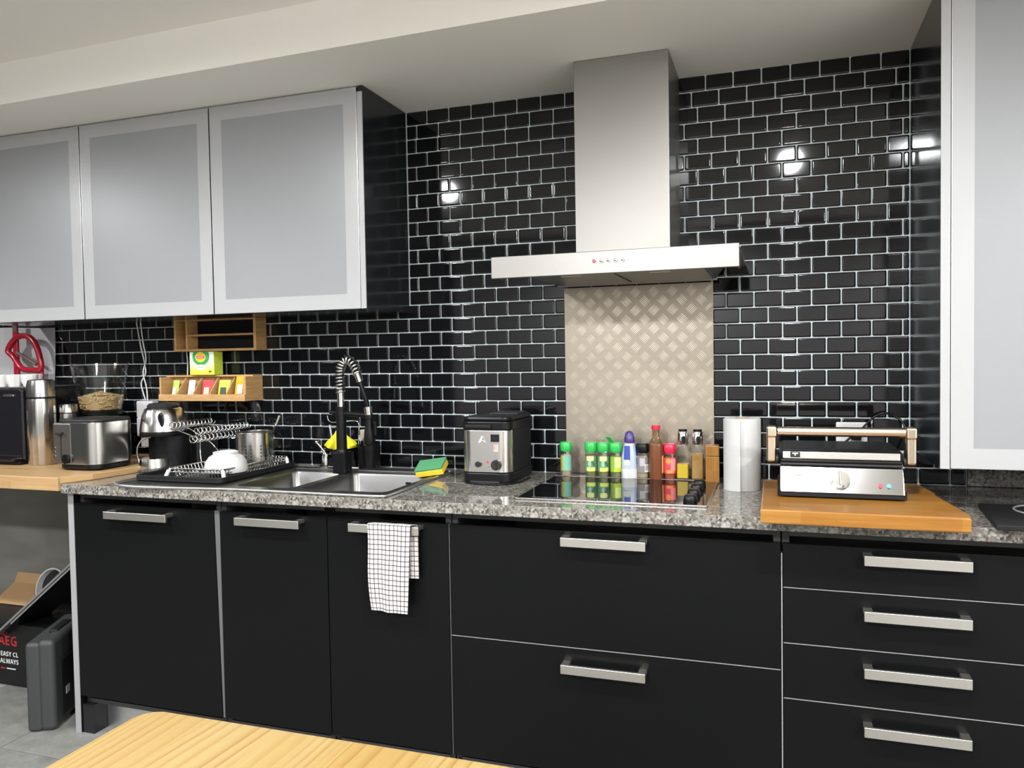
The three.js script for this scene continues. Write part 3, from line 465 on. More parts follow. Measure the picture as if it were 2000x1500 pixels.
// ---------- things on the wooden worktop ----------
{
  const y = 0.893;
  const t = thing('toaster', 'brushed steel toaster with a black dial and rounded corners', 'toaster', [-1.098, y, 0.382]); t.scale.set(0.9, 1, 0.82);
  part(t, 'base', foot(rrect(-0.105, 0.105, -0.112, 0.112, 0.055), 0.004, 0.022, 0.004, 10), M.black); for (const [a, b] of [[-0.07, 0.07], [0.07, 0.07], [-0.07, -0.07], [0.07, -0.07]]) part(t, 'foot', CY(0.01, 0.011, 0.006, a, 0, b, 16), M.black);
  part(t, 'shell', foot(rrect(-0.11, 0.11, -0.117, 0.117, 0.06), 0.022, 0.172, 0.001, 16), M.steelShiny);
  const top = rrect(-0.108, 0.108, -0.115, 0.115, 0.058); for (const x of [-0.04, 0.04]) top.holes.push(rrect(x - 0.016, x + 0.016, -0.085, 0.075, 0.006, THREE.Path));
  part(t, 'top', foot(top, 0.1725, 0.183, 0.004, 12), M.darkGrey);
  part(t, 'control_panel', LB(-0.108, -0.012, 0.024, 0.171, 0.05, 0.119, 0.008), std(rgb(0.16, 0.15, 0.135), 0.4, 0.8), 'dark control panel');
  part(t, 'dial', mg(CZ(0.0175, 0.014, -0.035, 0.042, 0.125), RB(0.004, 0.03, 0.004, 0.001, -0.035, 0.042, 0.133)), M.black);
  part(t, 'lever_slot', LB(-0.0665, -0.0635, 0.05, 0.13, 0.1185, 0.1196), M.black); part(t, 'lever', RB(0.03, 0.01, 0.02, 0.003, -0.065, 0.135, 0.126), M.darkGrey);
  for (let k = 0; k < 3; k++) part(t, 'button', CZ(0.004, 0.004, -0.098, 0.05 + k * 0.015, 0.12, 14), M.chrome);
  const c = thing('coffee_machine', 'glossy black espresso machine with small white cups on top', 'coffee machine', [-1.61, y, 0.24]);
  part(c, 'body', LB(-0.18, 0.165, 0.012, 0.292, -0.15, 0.15, 0.012), M.blackGloss); part(c, 'base', LB(-0.175, 0.16, 0, 0.014, -0.14, 0.165, 0.004), M.black); part(c, 'drip_tray', LB(-0.17, 0.15, 0.014, 0.026, 0.145, 0.185, 0.005), M.blackGloss);
  part(c, 'top_plate', LB(-0.17, 0.155, 0.292, 0.296, -0.14, 0.14, 0.0015), M.steelShiny); part(c, 'logo_bar', RB(0.055, 0.008, 0.008, 0.003, 0.1, 0.265, 0.152), M.chrome, 'slim chrome bar'); part(c, 'brew_head', CY(0.03, 0.034, 0.05, -0.03, 0.15, 0.165), M.steelShiny);
  const cup = thing('espresso_cup', '', 'cup', [0, 0, 0], 0, 'espresso cups on the black coffee machine');
  part(cup, 'body', LA([[0.016, 0], [0.02, 0.001], [0.029, 0.022], [0.031, 0.046], [0.0295, 0.048], [0.027, 0.022], [0.018, 0.004], [0, 0.004]], 28), M.whiteGloss); part(cup, 'handle', tube([[0.026, 0.038, 0], [0.042, 0.036, 0], [0.044, 0.02, 0], [0.026, 0.014, 0]], 0.0036, 24), M.whiteGloss);
  const spots = [[-1.475, 0.33, 2.4], [-1.535, 0.345, 2.0], [-1.60, 0.345, 1.3], [-1.545, 0.25, 0.4]], L = ['white espresso cup nearest the steel flask, on the black coffee machine', 'white espresso cup second from the flask, on the black coffee machine', 'white espresso cup at the far end of the row on the black coffee machine', 'white espresso cup standing behind the row on the black coffee machine'];
  spots.forEach(([x, z, a], i) => { if (i) copy(cup, L[i], [x, y + 0.296, z], a); else { place(cup, [x, y + 0.296, z], a); cup.userData.label = L[0]; } });
  const f = thing('vacuum_flask', 'tall brushed steel vacuum flask between coffee machine and toaster', 'flask', [-1.384, y, 0.36]);
  part(f, 'body', LA([[0, 0], [0.047, 0], [0.05, 0.004], [0.05, 0.24], [0.048, 0.252], [0, 0.252]], 48), M.steelShiny); part(f, 'seam', CY(0.0475, 0.0475, 0.006, 0, 0.251, 0, 40), M.black); part(f, 'cup_lid', LA([[0.046, 0.257], [0.049, 0.259], [0.049, 0.3], [0.044, 0.322], [0.036, 0.325], [0, 0.325]], 48), M.steelShiny);
  const g = thing('coffee_grinder', 'black coffee grinder with a clear tapered hopper behind the toaster', 'grinder', [-1.305, y, 0.155]);
  part(g, 'body', mg(RB(0.14, 0.16, 0.15, 0.02, 0, 0.081, 0), CY(0.06, 0.068, 0.02, 0, 0.16, 0)), M.black); part(g, 'collar', LA([[0.066, 0.176], [0.078, 0.178], [0.08, 0.19], [0.07, 0.196], [0.066, 0.19]], 40), M.black);
  part(g, 'hopper', LA([[0.066, 0.19], [0.078, 0.196], [0.107, 0.383], [0.105, 0.383], [0.0755, 0.197], [0.066, 0.193]], 48), M.glass, 'clear hopper');
  const bl = []; const ico = new THREE.IcosahedronGeometry(1, 1);
  bl.push(LA([[0, 0.197], [0.066, 0.197], [0.08, 0.245], [0.076, 0.25], [0.04, 0.262], [0, 0.262]], 24));
  for (let k = 0; k < 240; k++) { const a = rr(0, 6.283), top = k < 130, r = top ? 0.079 * Math.sqrt(rnd()) : 0.076, h = top ? 0.252 + 0.012 * (1 - r / 0.08) + 0.006 * Math.sin(a * 2) : rr(0.203, 0.25), R = top ? r : 0.0705 + (h - 0.2) * 0.17; bl.push(ico.clone().scale(0.0062, 0.0042, 0.0052).rotateY(rr(0, 6)).rotateZ(rr(-0.8, 0.8)).translate(Math.cos(a) * R, h, Math.sin(a) * R)); }
  const bm = part(scene, 'coffee_beans', mg(bl), M.bean); bm.position.copy(g.position); tag(bm, 'pale beans lying in the clear grinder hopper', 'beans'); bm.userData.kind = 'stuff';
  const s = thing('steel_canister', 'slim steel canister half hidden behind the toaster', 'canister', [-1.335, y, 0.285]);
  part(s, 'body', LA([[0, 0], [0.03, 0], [0.032, 0.003], [0.032, 0.19], [0, 0.19]], 32), M.steelShiny); part(s, 'lid', LA([[0.029, 0.191], [0.033, 0.194], [0.033, 0.222], [0.03, 0.226], [0, 0.226]], 32), M.steelShiny);
}
// ---------- hanging things at the left of the tiles ----------
{
  const w = sheet((u, v) => V(-2.15 + u * 0.452, 1.438 - v * 0.231 + 0.004 * Math.sin(u * 5), 0.012 + 0.012 * v * v * (u > 0.85 ? (u - 0.85) * 6 : 0)), 30, 8, 0.0012);
  tag(part(scene, 'paper_sheet', w, M.sheetPaper), 'plain white sheet of paper pinned to the wall under the cabinets', 'paper');
  const t = thing('bow_saw', 'red looped handle tool with a brown shaft, hanging before the white sheet', 'tool', [-1.8, 1.33, 0.05]);
  const zt = 0.02; part(t, 'grip_loop', tube([[-0.092, 0.03, zt], [-0.055, 0.062, zt], [0.0, 0.07, zt], [0.045, 0.045, zt], [0.075, -0.02, zt], [0.078, -0.075, zt], [0.03, -0.078, zt], [-0.03, -0.07, zt], [-0.075, -0.02, zt], [-0.105, 0.005, zt]], 0.0125, 120, 10, true), M.red);
  part(t, 'shaft', mg(RB(0.026, 0.19, 0.014, 0.004, -0.07, -0.005, 0.01), RB(0.03, 0.06, 0.016, 0.005, 0.07, -0.1, 0.015)), M.red);
  part(t, 'blade', mg(RB(0.026, 0.035, 0.01, 0.002, -0.071, 0.108, 0.01), rod([-0.055, 0.0, zt], [0.055, -0.055, zt], 0.007, 8)), M.brown);
}
{ // wall sockets and cables
  const t = thing('power_adapter', 'stacked white plug adapter and socket on the black tiles beside the coffee maker', 'socket', [-1.195, 1.02, 0.004]);
  part(t, 'upper_socket', RB(0.085, 0.07, 0.04, 0.006, 0.0, 0.062, 0.02), M.whitePlastic); part(t, 'adapter', mg(RB(0.05, 0.08, 0.05, 0.008, -0.01, -0.01, 0.025), RB(0.045, 0.05, 0.035, 0.005, -0.005, -0.07, 0.018)), M.whitePlastic);
  const p = thing('black_plug', 'round black mains plug in the white socket adapter', 'plug', [-1.255, 1.0, 0.03]); part(p, 'body', mg(CZ(0.02, 0.035, 0, 0, 0), RB(0.02, 0.05, 0.018, 0.005, -0.008, -0.03, 0)), M.black); part(p, 'cable', tube([[-0.01, -0.05, 0], [-0.012, -0.09, 0.01], [-0.01, -0.106, 0.03]], 0.004), M.black);
  tag(part(scene, 'white_cable', tube([[-1.246, 1.46, 0.02], [-1.232, 1.36, 0.016], [-1.213, 1.27, 0.014], [-1.212, 1.23, 0.012], [-1.236, 1.19, 0.012], [-1.225, 1.15, 0.014], [-1.208, 1.118, 0.02]], 0.0028, 60), M.white), 'white cable bowing outwards below its crossing, over the black tiles', 'cable');
  tag(part(scene, 'white_cable', tube([[-1.222, 1.46, 0.022], [-1.212, 1.36, 0.02], [-1.2, 1.29, 0.02], [-1.217, 1.235, 0.019], [-1.207, 1.17, 0.014], [-1.198, 1.118, 0.02]], 0.0028, 60), M.white), 'straighter white cable of the crossing pair over the black tiles', 'cable');
  tag(part(scene, 'hanging_cord', tube([[-1.0, 1.33, 0.012], [-0.995, 1.27, 0.012], [-0.998, 1.21, 0.012]], 0.003, 20), M.white), 'short white cord between the two wooden wall boxes', 'cord');
  const s = thing('wall_socket', 'white double wall socket behind the contact grill', 'socket', [1.499, 1.024, 0.004]);
  part(s, 'plate', RB(0.09, 0.066, 0.01, 0.004, 0, 0, 0.005), M.white); part(s, 'plug', RB(0.03, 0.03, 0.03, 0.005, 0.01, -0.004, 0.024), M.black);
  tag(part(scene, 'grill_cable', tube([[1.509, 1.02, 0.04], [1.535, 1.05, 0.035], [1.56, 1.075, 0.03], [1.59, 1.087, 0.03], [1.62, 1.076, 0.03], [1.64, 1.055, 0.04], [1.645, 1.0, 0.06], [1.62, 0.94, 0.1], [1.57, 0.913, 0.16], [1.5, 0.92, 0.25]], 0.0035, 80), M.black), 'black cable looping from the wall socket over the grill', 'cable');
  tag(part(scene, 'grill_cable', tube([[1.5, 1.02, 0.04], [1.48, 1.0, 0.042], [1.465, 0.985, 0.04], [1.45, 0.95, 0.05], [1.43, 0.913, 0.12]], 0.0035, 60), M.black), 'black cable running down from the wall socket behind the grill', 'cable');
}
// ---------- wooden wall boxes with tea ----------
{
  const t = thing('wooden_rack', 'upper wooden wall box with two dark slots and a side cell', 'box', [0, 0, 0.006]);
  const x0 = -1.006, x1 = -0.617, y0 = 1.317, y1 = 1.447, z = 0.066;
  part(t, 'frame', uvBox(mg(LB(x0, x1, y0, y0 + 0.009, 0, z), LB(x0, x1, y1 - 0.009, y1, 0, z), LB(x0, x0 + 0.01, y0 + 0.009, y1 - 0.009, 0, z), LB(x1 - 0.012, x1, y0 + 0.009, y1 - 0.009, 0, z)), 0.2), M.shelfWood);
  part(t, 'divider', uvBox(LB(x0 + 0.056, x0 + 0.065, y0 + 0.009, y1 - 0.009, 0.001, z - 0.001), 0.2), M.shelfWood); part(t, 'shelf', uvBox(LB(x0 + 0.065, x1 - 0.012, 1.377, 1.384, 0.001, z - 0.001), 0.2), M.shelfWood);
  part(t, 'back_board', uvBox(LB(x0 + 0.01, x0 + 0.056, y0 + 0.009, y1 - 0.009, 0.001, 0.006), 0.2), M.shelfWood); part(t, 'dark_back', LB(x0 + 0.065, x1 - 0.012, y0 + 0.009, y1 - 0.009, 0.001, 0.006), M.black);
  const u = thing('tea_dispenser', 'lower wooden wall box with five slanted cells of tea bags', 'box', [0, 0, 0.006]);
  const a0 = -1.05, a1 = -0.641, b0 = 1.122, b1 = 1.222, zz = 0.105;
  part(u, 'box', uvBox(mg(LB(a0, a1, b0, b0 + 0.008, 0, zz), LB(a0, a1, b1 - 0.006, b1, 0, zz - 0.045), LB(a0, a0 + 0.008, b0 + 0.008, b1 - 0.006, 0, zz), LB(a1 - 0.01, a1, b0 + 0.008, b1 - 0.006, 0, zz), LB(a0 + 0.008, a1 - 0.01, b0 + 0.008, b1 - 0.006, 0, 0.006)), 0.2), M.shelfWood);
  part(u, 'front_board', uvBox(LB(a0, a1, b0, b0 + 0.026, zz - 0.001, zz + 0.007, 0.001), 0.2), M.shelfWood);
  part(u, 'inner_board', uvBox(LB(a0 + 0.008, a1 - 0.01, b0 + 0.01, b1 - 0.007, 0.03, 0.036), 0.2), M.shelfWood);
  const n = 5, cw = (a1 - a0 - 0.018) / n;
  for (let k = 1; k < n; k++) part(u, 'divider', uvBox(EX(shapeOf([[0.036, b0 + 0.009], [zz - 0.002, b0 + 0.009], [zz - 0.002, b0 + 0.03], [0.05, b1 - 0.008], [0.036, b1 - 0.008]]), 0.005).rotateY(-Math.PI / 2).translate(a0 + 0.008 + k * cw, 0, 0), 0.2), M.shelfWood);
  const packs = [['green and white tea bag in the wooden wall dispenser', [[0.45, 0.65, 0.1], [0.85, 0.88, 0.7]]], ['plain white tea bag in the wooden wall dispenser', [[0.8, 0.78, 0.74], [0.85, 0.83, 0.8]]], ['red tea bag in the wooden wall dispenser', [[0.6, 0.05, 0.05], [0.85, 0.5, 0.4]]], ['yellow and dark green tea bag in the wooden wall dispenser', [[0.7, 0.68, 0.08], [0.04, 0.07, 0.03]]], ['orange tea bag standing tallest in the wooden wall dispenser', [[0.85, 0.42, 0.0], [0.85, 0.75, 0.6]]]];
  packs.forEach(([l, [c1, c2]], k) => {
    const o = thing('tea_bag', l, 'tea bag', [a0 + 0.008 + (k + 0.5) * cw, b0 + 0.0085, 0.006 + 0.062], 0, 'tea bags in the wooden wall dispenser'); o.rotation.x = -0.22;
    const hh = k === 4 ? 0.088 : 0.07, ww = k < 2 ? 0.03 : 0.052;
    part(o, 'sachet', sheet((uu, v) => V((uu - 0.5) * ww, v * hh, 0.014 + 0.005 * Math.sin(uu * Math.PI) * Math.sin(v * Math.PI)), 6, 6, 0.004), std(rgb(...c1), 0.5));
    part(o, 'band', mg(RB(ww * 0.5, hh * 0.42, 0.003, 0.001, 0, hh * 0.36, 0.0215), RB(ww * 0.96, 0.006, 0.003, 0.001, 0, hh * 0.1, 0.018)), std(rgb(...c2), 0.5));
  });
  const tb = thing('tea_box', 'green and yellow tea carton on top of the lower wooden box', 'tea box', [-0.866, b1 + 0.001, 0.006 + 0.05]);
  part(tb, 'carton', RB(0.117, 0.092, 0.052, 0.0015, 0, 0.046, 0), std(rgb(0.5, 0.62, 0.05), 0.5));
  const pm = printed(256, 200, (c, w, h) => {
    const gr = c.createLinearGradient(0, 0, 0, h); gr.addColorStop(0, '#e9efe6'); gr.addColorStop(0.55, '#e6eec0'); gr.addColorStop(1, '#dfe02a'); c.fillStyle = gr; c.fillRect(0, 0, w, h);
    c.fillStyle = '#3e9a4a'; c.beginPath(); c.ellipse(120, 40, 92, 78, 0, 0, 7); c.fill(); c.fillStyle = '#e6e96a'; c.beginPath(); c.ellipse(115, 45, 54, 44, 0, 0, 7); c.fill(); c.fillStyle = '#f0b43c'; c.beginPath(); c.ellipse(115, 45, 48, 38, 0, 0, 7); c.fill(); c.fillStyle = '#c83a2c'; c.fillRect(72, 34, 86, 22); c.fillStyle = '#f4d8c8'; c.fillRect(82, 42, 66, 6);
    c.fillStyle = '#eef2e6'; c.beginPath(); c.ellipse(120, 135, 52, 24, 0, 0, 7); c.fill(); c.fillStyle = '#9aa86a'; c.fillRect(92, 130, 54, 7); c.fillStyle = '#55691e'; c.fillRect(200, 166, 30, 16);
  });
  part(tb, 'printed_face', new THREE.PlaneGeometry(0.114, 0.089).translate(0, 0.046, 0.0264), pm, 'printed front with a yellow and red emblem'); 
}

// ---------- deep fryer ----------
{
  const t = thing('deep_fryer', 'square stainless deep fryer with a black lid and control knobs', 'fryer', [0.398, 0.8715, 0.165]);
  const X0 = -0.082, X1 = 0.087, Z0 = -0.125, Z1 = 0.125;
  part(t, 'base', foot(rrect(X0, X1, Z0, Z1, 0.03), 0.002, 0.034, 0.004, 8), M.black); part(t, 'front_foot', mg(RB(0.1, 0.008, 0.012, 0.003, -0.0, 0.005, Z1 + 0.004)), M.darkGrey);
  part(t, 'body', foot(rrect(X0 + 0.002, X1 - 0.003, Z0, Z1 - 0.012, 0.03), 0.034, 0.172, 0.001, 8), M.blackMatte);
  const sh = rrect(X0, X1 - 0.004, 0.02, Z1, 0.034); part(t, 'steel_front', foot(sh, 0.036, 0.17, 0.001, 12), M.fryerSteel, 'stainless wraparound front');
  part(t, 'lid', mg(foot(rrect(X0 - 0.001, X1 + 0.001, Z0, Z1 + 0.001, 0.032), 0.171, 0.198, 0.003, 8), foot(rrect(X0 + 0.001, X1 - 0.001, Z0 + 0.002, Z1 - 0.002, 0.03), 0.198, 0.213, 0.006, 8)), M.black); part(t, 'lid_handle', RB(0.09, 0.014, 0.014, 0.005, -0.02, 0.183, Z1 + 0.004), M.blackMatte);
  part(t, 'vent_cover', RB(0.1, 0.006, 0.1, 0.002, 0.02, 0.2145, -0.05), M.darkGrey);
  part(t, 'display', RB(0.029, 0.024, 0.003, 0.003, 0.035, 0.146, Z1 + 0.0005), M.blackGloss, 'small dark display');
  const k = part(t, 'temperature_knob', mg(CZ(0.0165, 0.012, 0.04, 0.061, Z1 + 0.006), RB(0.005, 0.031, 0.006, 0.002, 0.04, 0.061, Z1 + 0.013)), M.darkGrey); part(t, 'small_knob', mg(CZ(0.0095, 0.009, -0.022, 0.062, Z1 + 0.0045), CZ(0.004, 0.004, -0.022, 0.062, Z1 + 0.01)), M.darkGrey);
  part(t, 'lamp', CZ(0.0035, 0.003, 0.01, 0.069, Z1 + 0.001, 14), M.redCap, 'tiny red lamp'); part(t, 'lamp', CZ(0.0035, 0.003, 0.01, 0.055, Z1 + 0.001, 14), M.midGrey, 'tiny grey lamp');
  part(t, 'emblem', mg(EX(shapeOf([[-0.02, 0.135], [-0.011, 0.152], [-0.005, 0.142], [-0.011, 0.14], [-0.016, 0.135]]), 0.001).translate(0, 0, Z1), EX(shapeOf([[-0.009, 0.151], [-0.002, 0.137], [-0.006, 0.138], [-0.0085, 0.1415]]), 0.001).translate(0, 0, Z1)).scale(1.35, 1.35, 1).translate(0.005, -0.052, 0), M.white, 'white peak emblem');
  part(t, 'print', new THREE.PlaneGeometry(0.016, 0.024).translate(0.038, 0.115, Z1 + 0.0006), printed(64, 96, (c) => { c.fillStyle = '#b9b3ab'; c.fillRect(0, 0, 64, 96); c.fillStyle = '#7d7a76'; c.fillRect(6, 4, 50, 8); c.fillStyle = '#b06a62'; c.fillRect(8, 24, 12, 50); c.fillStyle = '#8d8882'; for (let k = 0; k < 6; k++) c.fillRect(26, 24 + k * 11, 28, 4); }, 0.3), 'small printed scale');
  tag(part(scene, 'fryer_cable', tube([[0.33, 0.88, 0.06], [0.3, 0.876, 0.11], [0.285, 0.8745, 0.16], [0.31, 0.8745, 0.22], [0.325, 0.8745, 0.28], [0.36, 0.8745, 0.308], [0.45, 0.8745, 0.312], [0.495, 0.8745, 0.26], [0.505, 0.8745, 0.15]], 0.0032, 90), M.black), 'black cable curled around the foot of the deep fryer', 'cable');
}
// ---------- hob ----------
{
  const t = thing('hob', 'black glass cooktop with a steel frame and four knobs', 'cooktop', [0, 0.8705, 0]);
  const o = rrect(0.572, 1.108, 0.098, 0.524, 0.006); o.holes.push(rrect(0.577, 1.103, 0.103, 0.519, 0.004, THREE.Path));
  part(t, 'frame', foot(o, 0, 0.0055, 0.001), M.steelShiny); part(t, 'glass', LB(0.577, 1.103, 0.0, 0.0045, 0.103, 0.519), M.blackGlass, 'mirror-black glass');
  for (const z of [0.47, 0.375, 0.285, 0.205]) part(t, 'knob', LA([[0, 0.005], [0.019, 0.005], [0.0195, 0.009], [0.017, 0.02], [0.013, 0.024], [0, 0.025]], 32).translate(1.058, 0, z), M.black);
}
// ---------- jars and bottles behind the hob ----------
{
  const y = 0.8705;
  function jar(label, x, z, cap, labelMat, herb, a, g = 'spice jars and bottles behind the hob') {
    const t = thing('spice_jar', label, 'jar', [x, y, z], a, g);
    part(t, 'glass', LA([[0, 0], [0.017, 0], [0.0195, 0.003], [0.0195, 0.082], [0.0165, 0.09], [0.0155, 0.09], [0.0182, 0.081], [0.0182, 0.006], [0, 0.006]], 32), M.glass);
    part(t, 'contents', LA([[0, 0.0065], [0.0175, 0.0065], [0.0175, 0.076], [0, 0.078]], 24), herb);
    part(t, 'label', new THREE.CylinderGeometry(0.0199, 0.0199, 0.05, 32, 1, true, -1.35, 2.7).translate(0, 0.048, 0), labelMat);
    part(t, 'cap', LA([[0, 0.118], [0.018, 0.1175], [0.0205, 0.114], [0.0205, 0.093], [0.017, 0.086], [0, 0.086]], 32), cap);
    return t;
  }
  const herb = std(rgb(0.12, 0.13, 0.05), 0.9), leafLabel = printed(160, 100, (c, w, h) => { c.fillStyle = '#5f8a62'; c.fillRect(0, 0, w, h); c.fillStyle = '#d6df8e'; c.beginPath(); c.moveTo(30, 0); c.lineTo(100, 0); c.quadraticCurveTo(120, 40, 60, 34); c.quadraticCurveTo(40, 30, 30, 30); c.fill(); c.fillStyle = '#cfe06a'; c.fillRect(30, 74, 90, 26); c.fillStyle = '#3c6a4c'; c.beginPath(); c.ellipse(100, 50, 26, 14, 0.6, 0, 7); c.fill(); c.fillStyle = '#8fb59a'; c.beginPath(); c.ellipse(62, 52, 16, 18, 0, 0, 7); c.fill(); });
  const tealLabel = printed(128, 100, (c, w, h) => { c.fillStyle = '#a6a85a'; c.fillRect(0, 0, 40, h); c.fillStyle = '#6fae98'; c.fillRect(36, 0, 60, h); c.fillStyle = '#84785e'; c.fillRect(96, 0, 32, h); }), limeLabel = printed(128, 100, (c, w, h) => { c.fillStyle = '#7fa53a'; c.fillRect(0, 0, w, h); c.fillStyle = '#d3e684'; c.fillRect(46, 4, 54, 70); c.fillStyle = '#a9c41c'; c.fillRect(40, 76, 88, 24); }), redLabel = printed(128, 100, (c, w, h) => { c.fillStyle = '#d43a48'; c.fillRect(0, 0, w, h); c.fillStyle = '#f08a3a'; c.beginPath(); c.ellipse(42, 22, 20, 20, 0, 0, 7); c.fill(); c.fillRect(28, 78, 60, 20); c.fillStyle = '#ff8f92'; c.fillRect(62, 4, 44, 78); }), greyLabel = printed(128, 100, (c, w, h) => { c.fillStyle = '#7a7673'; c.fillRect(0, 0, w, h); c.fillStyle = '#aaa4a6'; c.fillRect(30, 6, 44, 50); c.fillStyle = '#d8d4d2'; c.fillRect(70, 46, 40, 50); c.fillStyle = '#5a5654'; for (let k = 0; k < 8; k++) c.fillRect(74 + k * 4, 52, 2, 34); });
  const tan = std(rgb(0.3, 0.24, 0.15), 0.9);
  jar('green-capped spice jar standing apart from the row, with a teal label', 0.612, 0.088, M.green, tealLabel, tan, 0.45);
  jar('green-capped spice jar with a leaf label, next to the gap in the row', 0.696, 0.085, M.green, leafLabel, herb, 0.3); jar('green-capped spice jar with a leaf label, between two other green caps', 0.7375, 0.085, M.green, leafLabel, herb, 0.45);
  const fl = jar('green spice jar with a lime label and its flip lid standing open', 0.7795, 0.085, M.green, limeLabel, herb, 0.4); part(fl, 'flip_lid', RB(0.03, 0.003, 0.024, 0.001, 0, 0, 0.012).rotateX(-0.9).rotateY(-1.2).translate(-0.012, 0.119, -0.002), M.green);
  const s = thing('sauce_bottle', 'white and blue sauce bottle with a dark purple cap', 'bottle', [0.8255, y, 0.088], 0.4);
  part(s, 'body', LA([[0, 0], [0.025, 0], [0.027, 0.004], [0.027, 0.05], [0.0265, 0.075], [0.021, 0.1], [0.0165, 0.119], [0, 0.12]], 36).scale(1, 1, 0.7), std(rgb(0.42, 0.48, 0.58), 0.25)); part(s, 'white_base', LA([[0, -0.0004], [0.0254, -0.0004], [0.0275, 0.004], [0.0275, 0.034], [0, 0.034]], 36).scale(1, 1, 0.7), M.white);
  part(s, 'cap', LA([[0.0165, 0.119], [0.0175, 0.121], [0.0165, 0.135], [0.012, 0.152], [0.006, 0.157], [0, 0.158]], 28), M.purple); part(s, 'label', mg(new THREE.CylinderGeometry(0.0235, 0.0272, 0.05, 24, 1, true, -0.95, 0.85).scale(1, 1, 0.7).translate(0, 0.085, 0.001), new THREE.CylinderGeometry(0.0235, 0.0272, 0.06, 24, 1, true, 0.8, 0.8).scale(1, 1, 0.7).translate(0, 0.08, 0.0006)), std(rgb(0.03, 0.06, 0.32), 0.4), 'blue label patches'); part(s, 'barcode', new THREE.CylinderGeometry(0.0278, 0.0278, 0.02, 16, 1, true, -0.95, 0.8).scale(1, 1, 0.7).translate(0, 0.055, 0.001), M.paper, 'small white barcode label');
  jar('black-capped spice jar with a grey label beside the tall red sauce bottle', 0.8675, 0.083, M.black, greyLabel, tan, 0.35);
  const h = thing('hot_sauce_bottle', 'tall red-brown hot sauce bottle with a red cap', 'bottle', [0.9115, y, 0.088], 0.3);
  part(h, 'glass', LA([[0, 0], [0.021, 0], [0.0235, 0.003], [0.0235, 0.108], [0.022, 0.118], [0.012, 0.138], [0.0115, 0.165], [0, 0.166]], 36), phys(rgb(0.6, 0.45, 0.25), 0.05, { transmission: 0.9, thickness: 0, ior: 1.45, side: THREE.DoubleSide })); part(h, 'sauce', LA([[0, 0.002], [0.0222, 0.003], [0.0222, 0.106], [0.019, 0.115], [0, 0.115]], 32), std(rgb(0.3, 0.045, 0.012), 0.35)); part(h, 'cap', LA([[0, 0.163], [0.0135, 0.163], [0.014, 0.166], [0.0135, 0.177], [0, 0.179]], 28), M.redCap); part(h, 'label', new THREE.CylinderGeometry(0.0238, 0.0238, 0.056, 12, 1, true, 0.75, 0.45).translate(0, 0.052, 0), std(rgb(0.85, 0.5, 0.18), 0.5), 'narrow orange label edge');
  jar('red-capped spice jar with a red and pink label', 0.9545, 0.082, M.redCap, redLabel, std(rgb(0.28, 0.05, 0.02), 0.9), 0.3);
  function cruet(label, x, level, oil) {
    const t = thing('oil_cruet', label, 'bottle', [x, y, 0.085]);
    const body = foot(rrect(-0.02, 0.02, -0.02, 0.02, 0.005), 0, 0.112, 0.002, 5), inner = foot(rrect(-0.0175, 0.0175, -0.0175, 0.0175, 0.004), 0.01, level, 0.001, 5);
    part(t, 'glass', mg(body, LA([[0.019, 0.111], [0.014, 0.122], [0.013, 0.13]], 24)), M.glass); part(t, 'oil', inner, oil);
    part(t, 'spout_collar', LA([[0.0165, 0.118], [0.0172, 0.12], [0.0165, 0.155], [0.0155, 0.158], [0, 0.159]], 28), M.chrome, 'chrome collar'); part(t, 'stopper', CY(0.0135, 0.0135, 0.008, 0, 0.157, 0, 24), M.black); part(t, 'finger_notch', mg(EX(rrect(-0.0065, 0.0065, 0, 0.024, 0.006), 0.003).translate(0.004, 0.12, 0.0145)), M.black, 'dark arched notch');
    return t;
  }
  cruet('square glass oil cruet half full of bright yellow oil', 0.9965, 0.055, phys(rgb(0.72, 0.52, 0.0), 0.12, { transmission: 0.35, thickness: 0 })); cruet('square glass cruet nearly full of amber brown liquid', 1.0425, 0.088, phys(rgb(0.42, 0.24, 0.06), 0.12, { transmission: 0.35, thickness: 0 }));
  const w = thing('wooden_mill', 'square bamboo wood block mill beside the paper towel roll', 'mill', [1.0885, y, 0.1], 0.1);
  part(w, 'body', uvBox(RB(0.042, 0.082, 0.042, 0.002, 0, 0.042, 0), 0.25, true), M.bamboo); part(w, 'top', uvBox(mg(RB(0.042, 0.034, 0.042, 0.003, 0, 0.101, 0), RB(0.036, 0.003, 0.036, 0.001, 0, 0.0835, 0)), 0.25, true), M.bamboo); part(w, 'foot', LB(-0.02, 0.02, 0, 0.002, -0.02, 0.02), M.brown);
  const r = thing('paper_towel_roll', 'standing white paper towel roll with a loose end sheet', 'paper towel', [1.183, y, 0.2]);
  part(r, 'roll', LA([[0.021, 0], [0.052, 0], [0.0535, 0.002], [0.0535, 0.208], [0.051, 0.211], [0.021, 0.212], [0.021, 0]], 48), M.paper); part(r, 'core', LA([[0.019, 0.001], [0.021, 0.001], [0.021, 0.212], [0.019, 0.212], [0.019, 0.001]], 28), M.cardboard);
  part(r, 'loose_sheet', sheet((u, v) => { const a = -1.35 + 1.3 * u, rad = 0.0545 + 0.007 * u; return V(Math.sin(a) * rad, 0.209 - v * (0.209 + 0), Math.cos(a) * rad); }, 14, 4, 0.0008), M.paper);
}
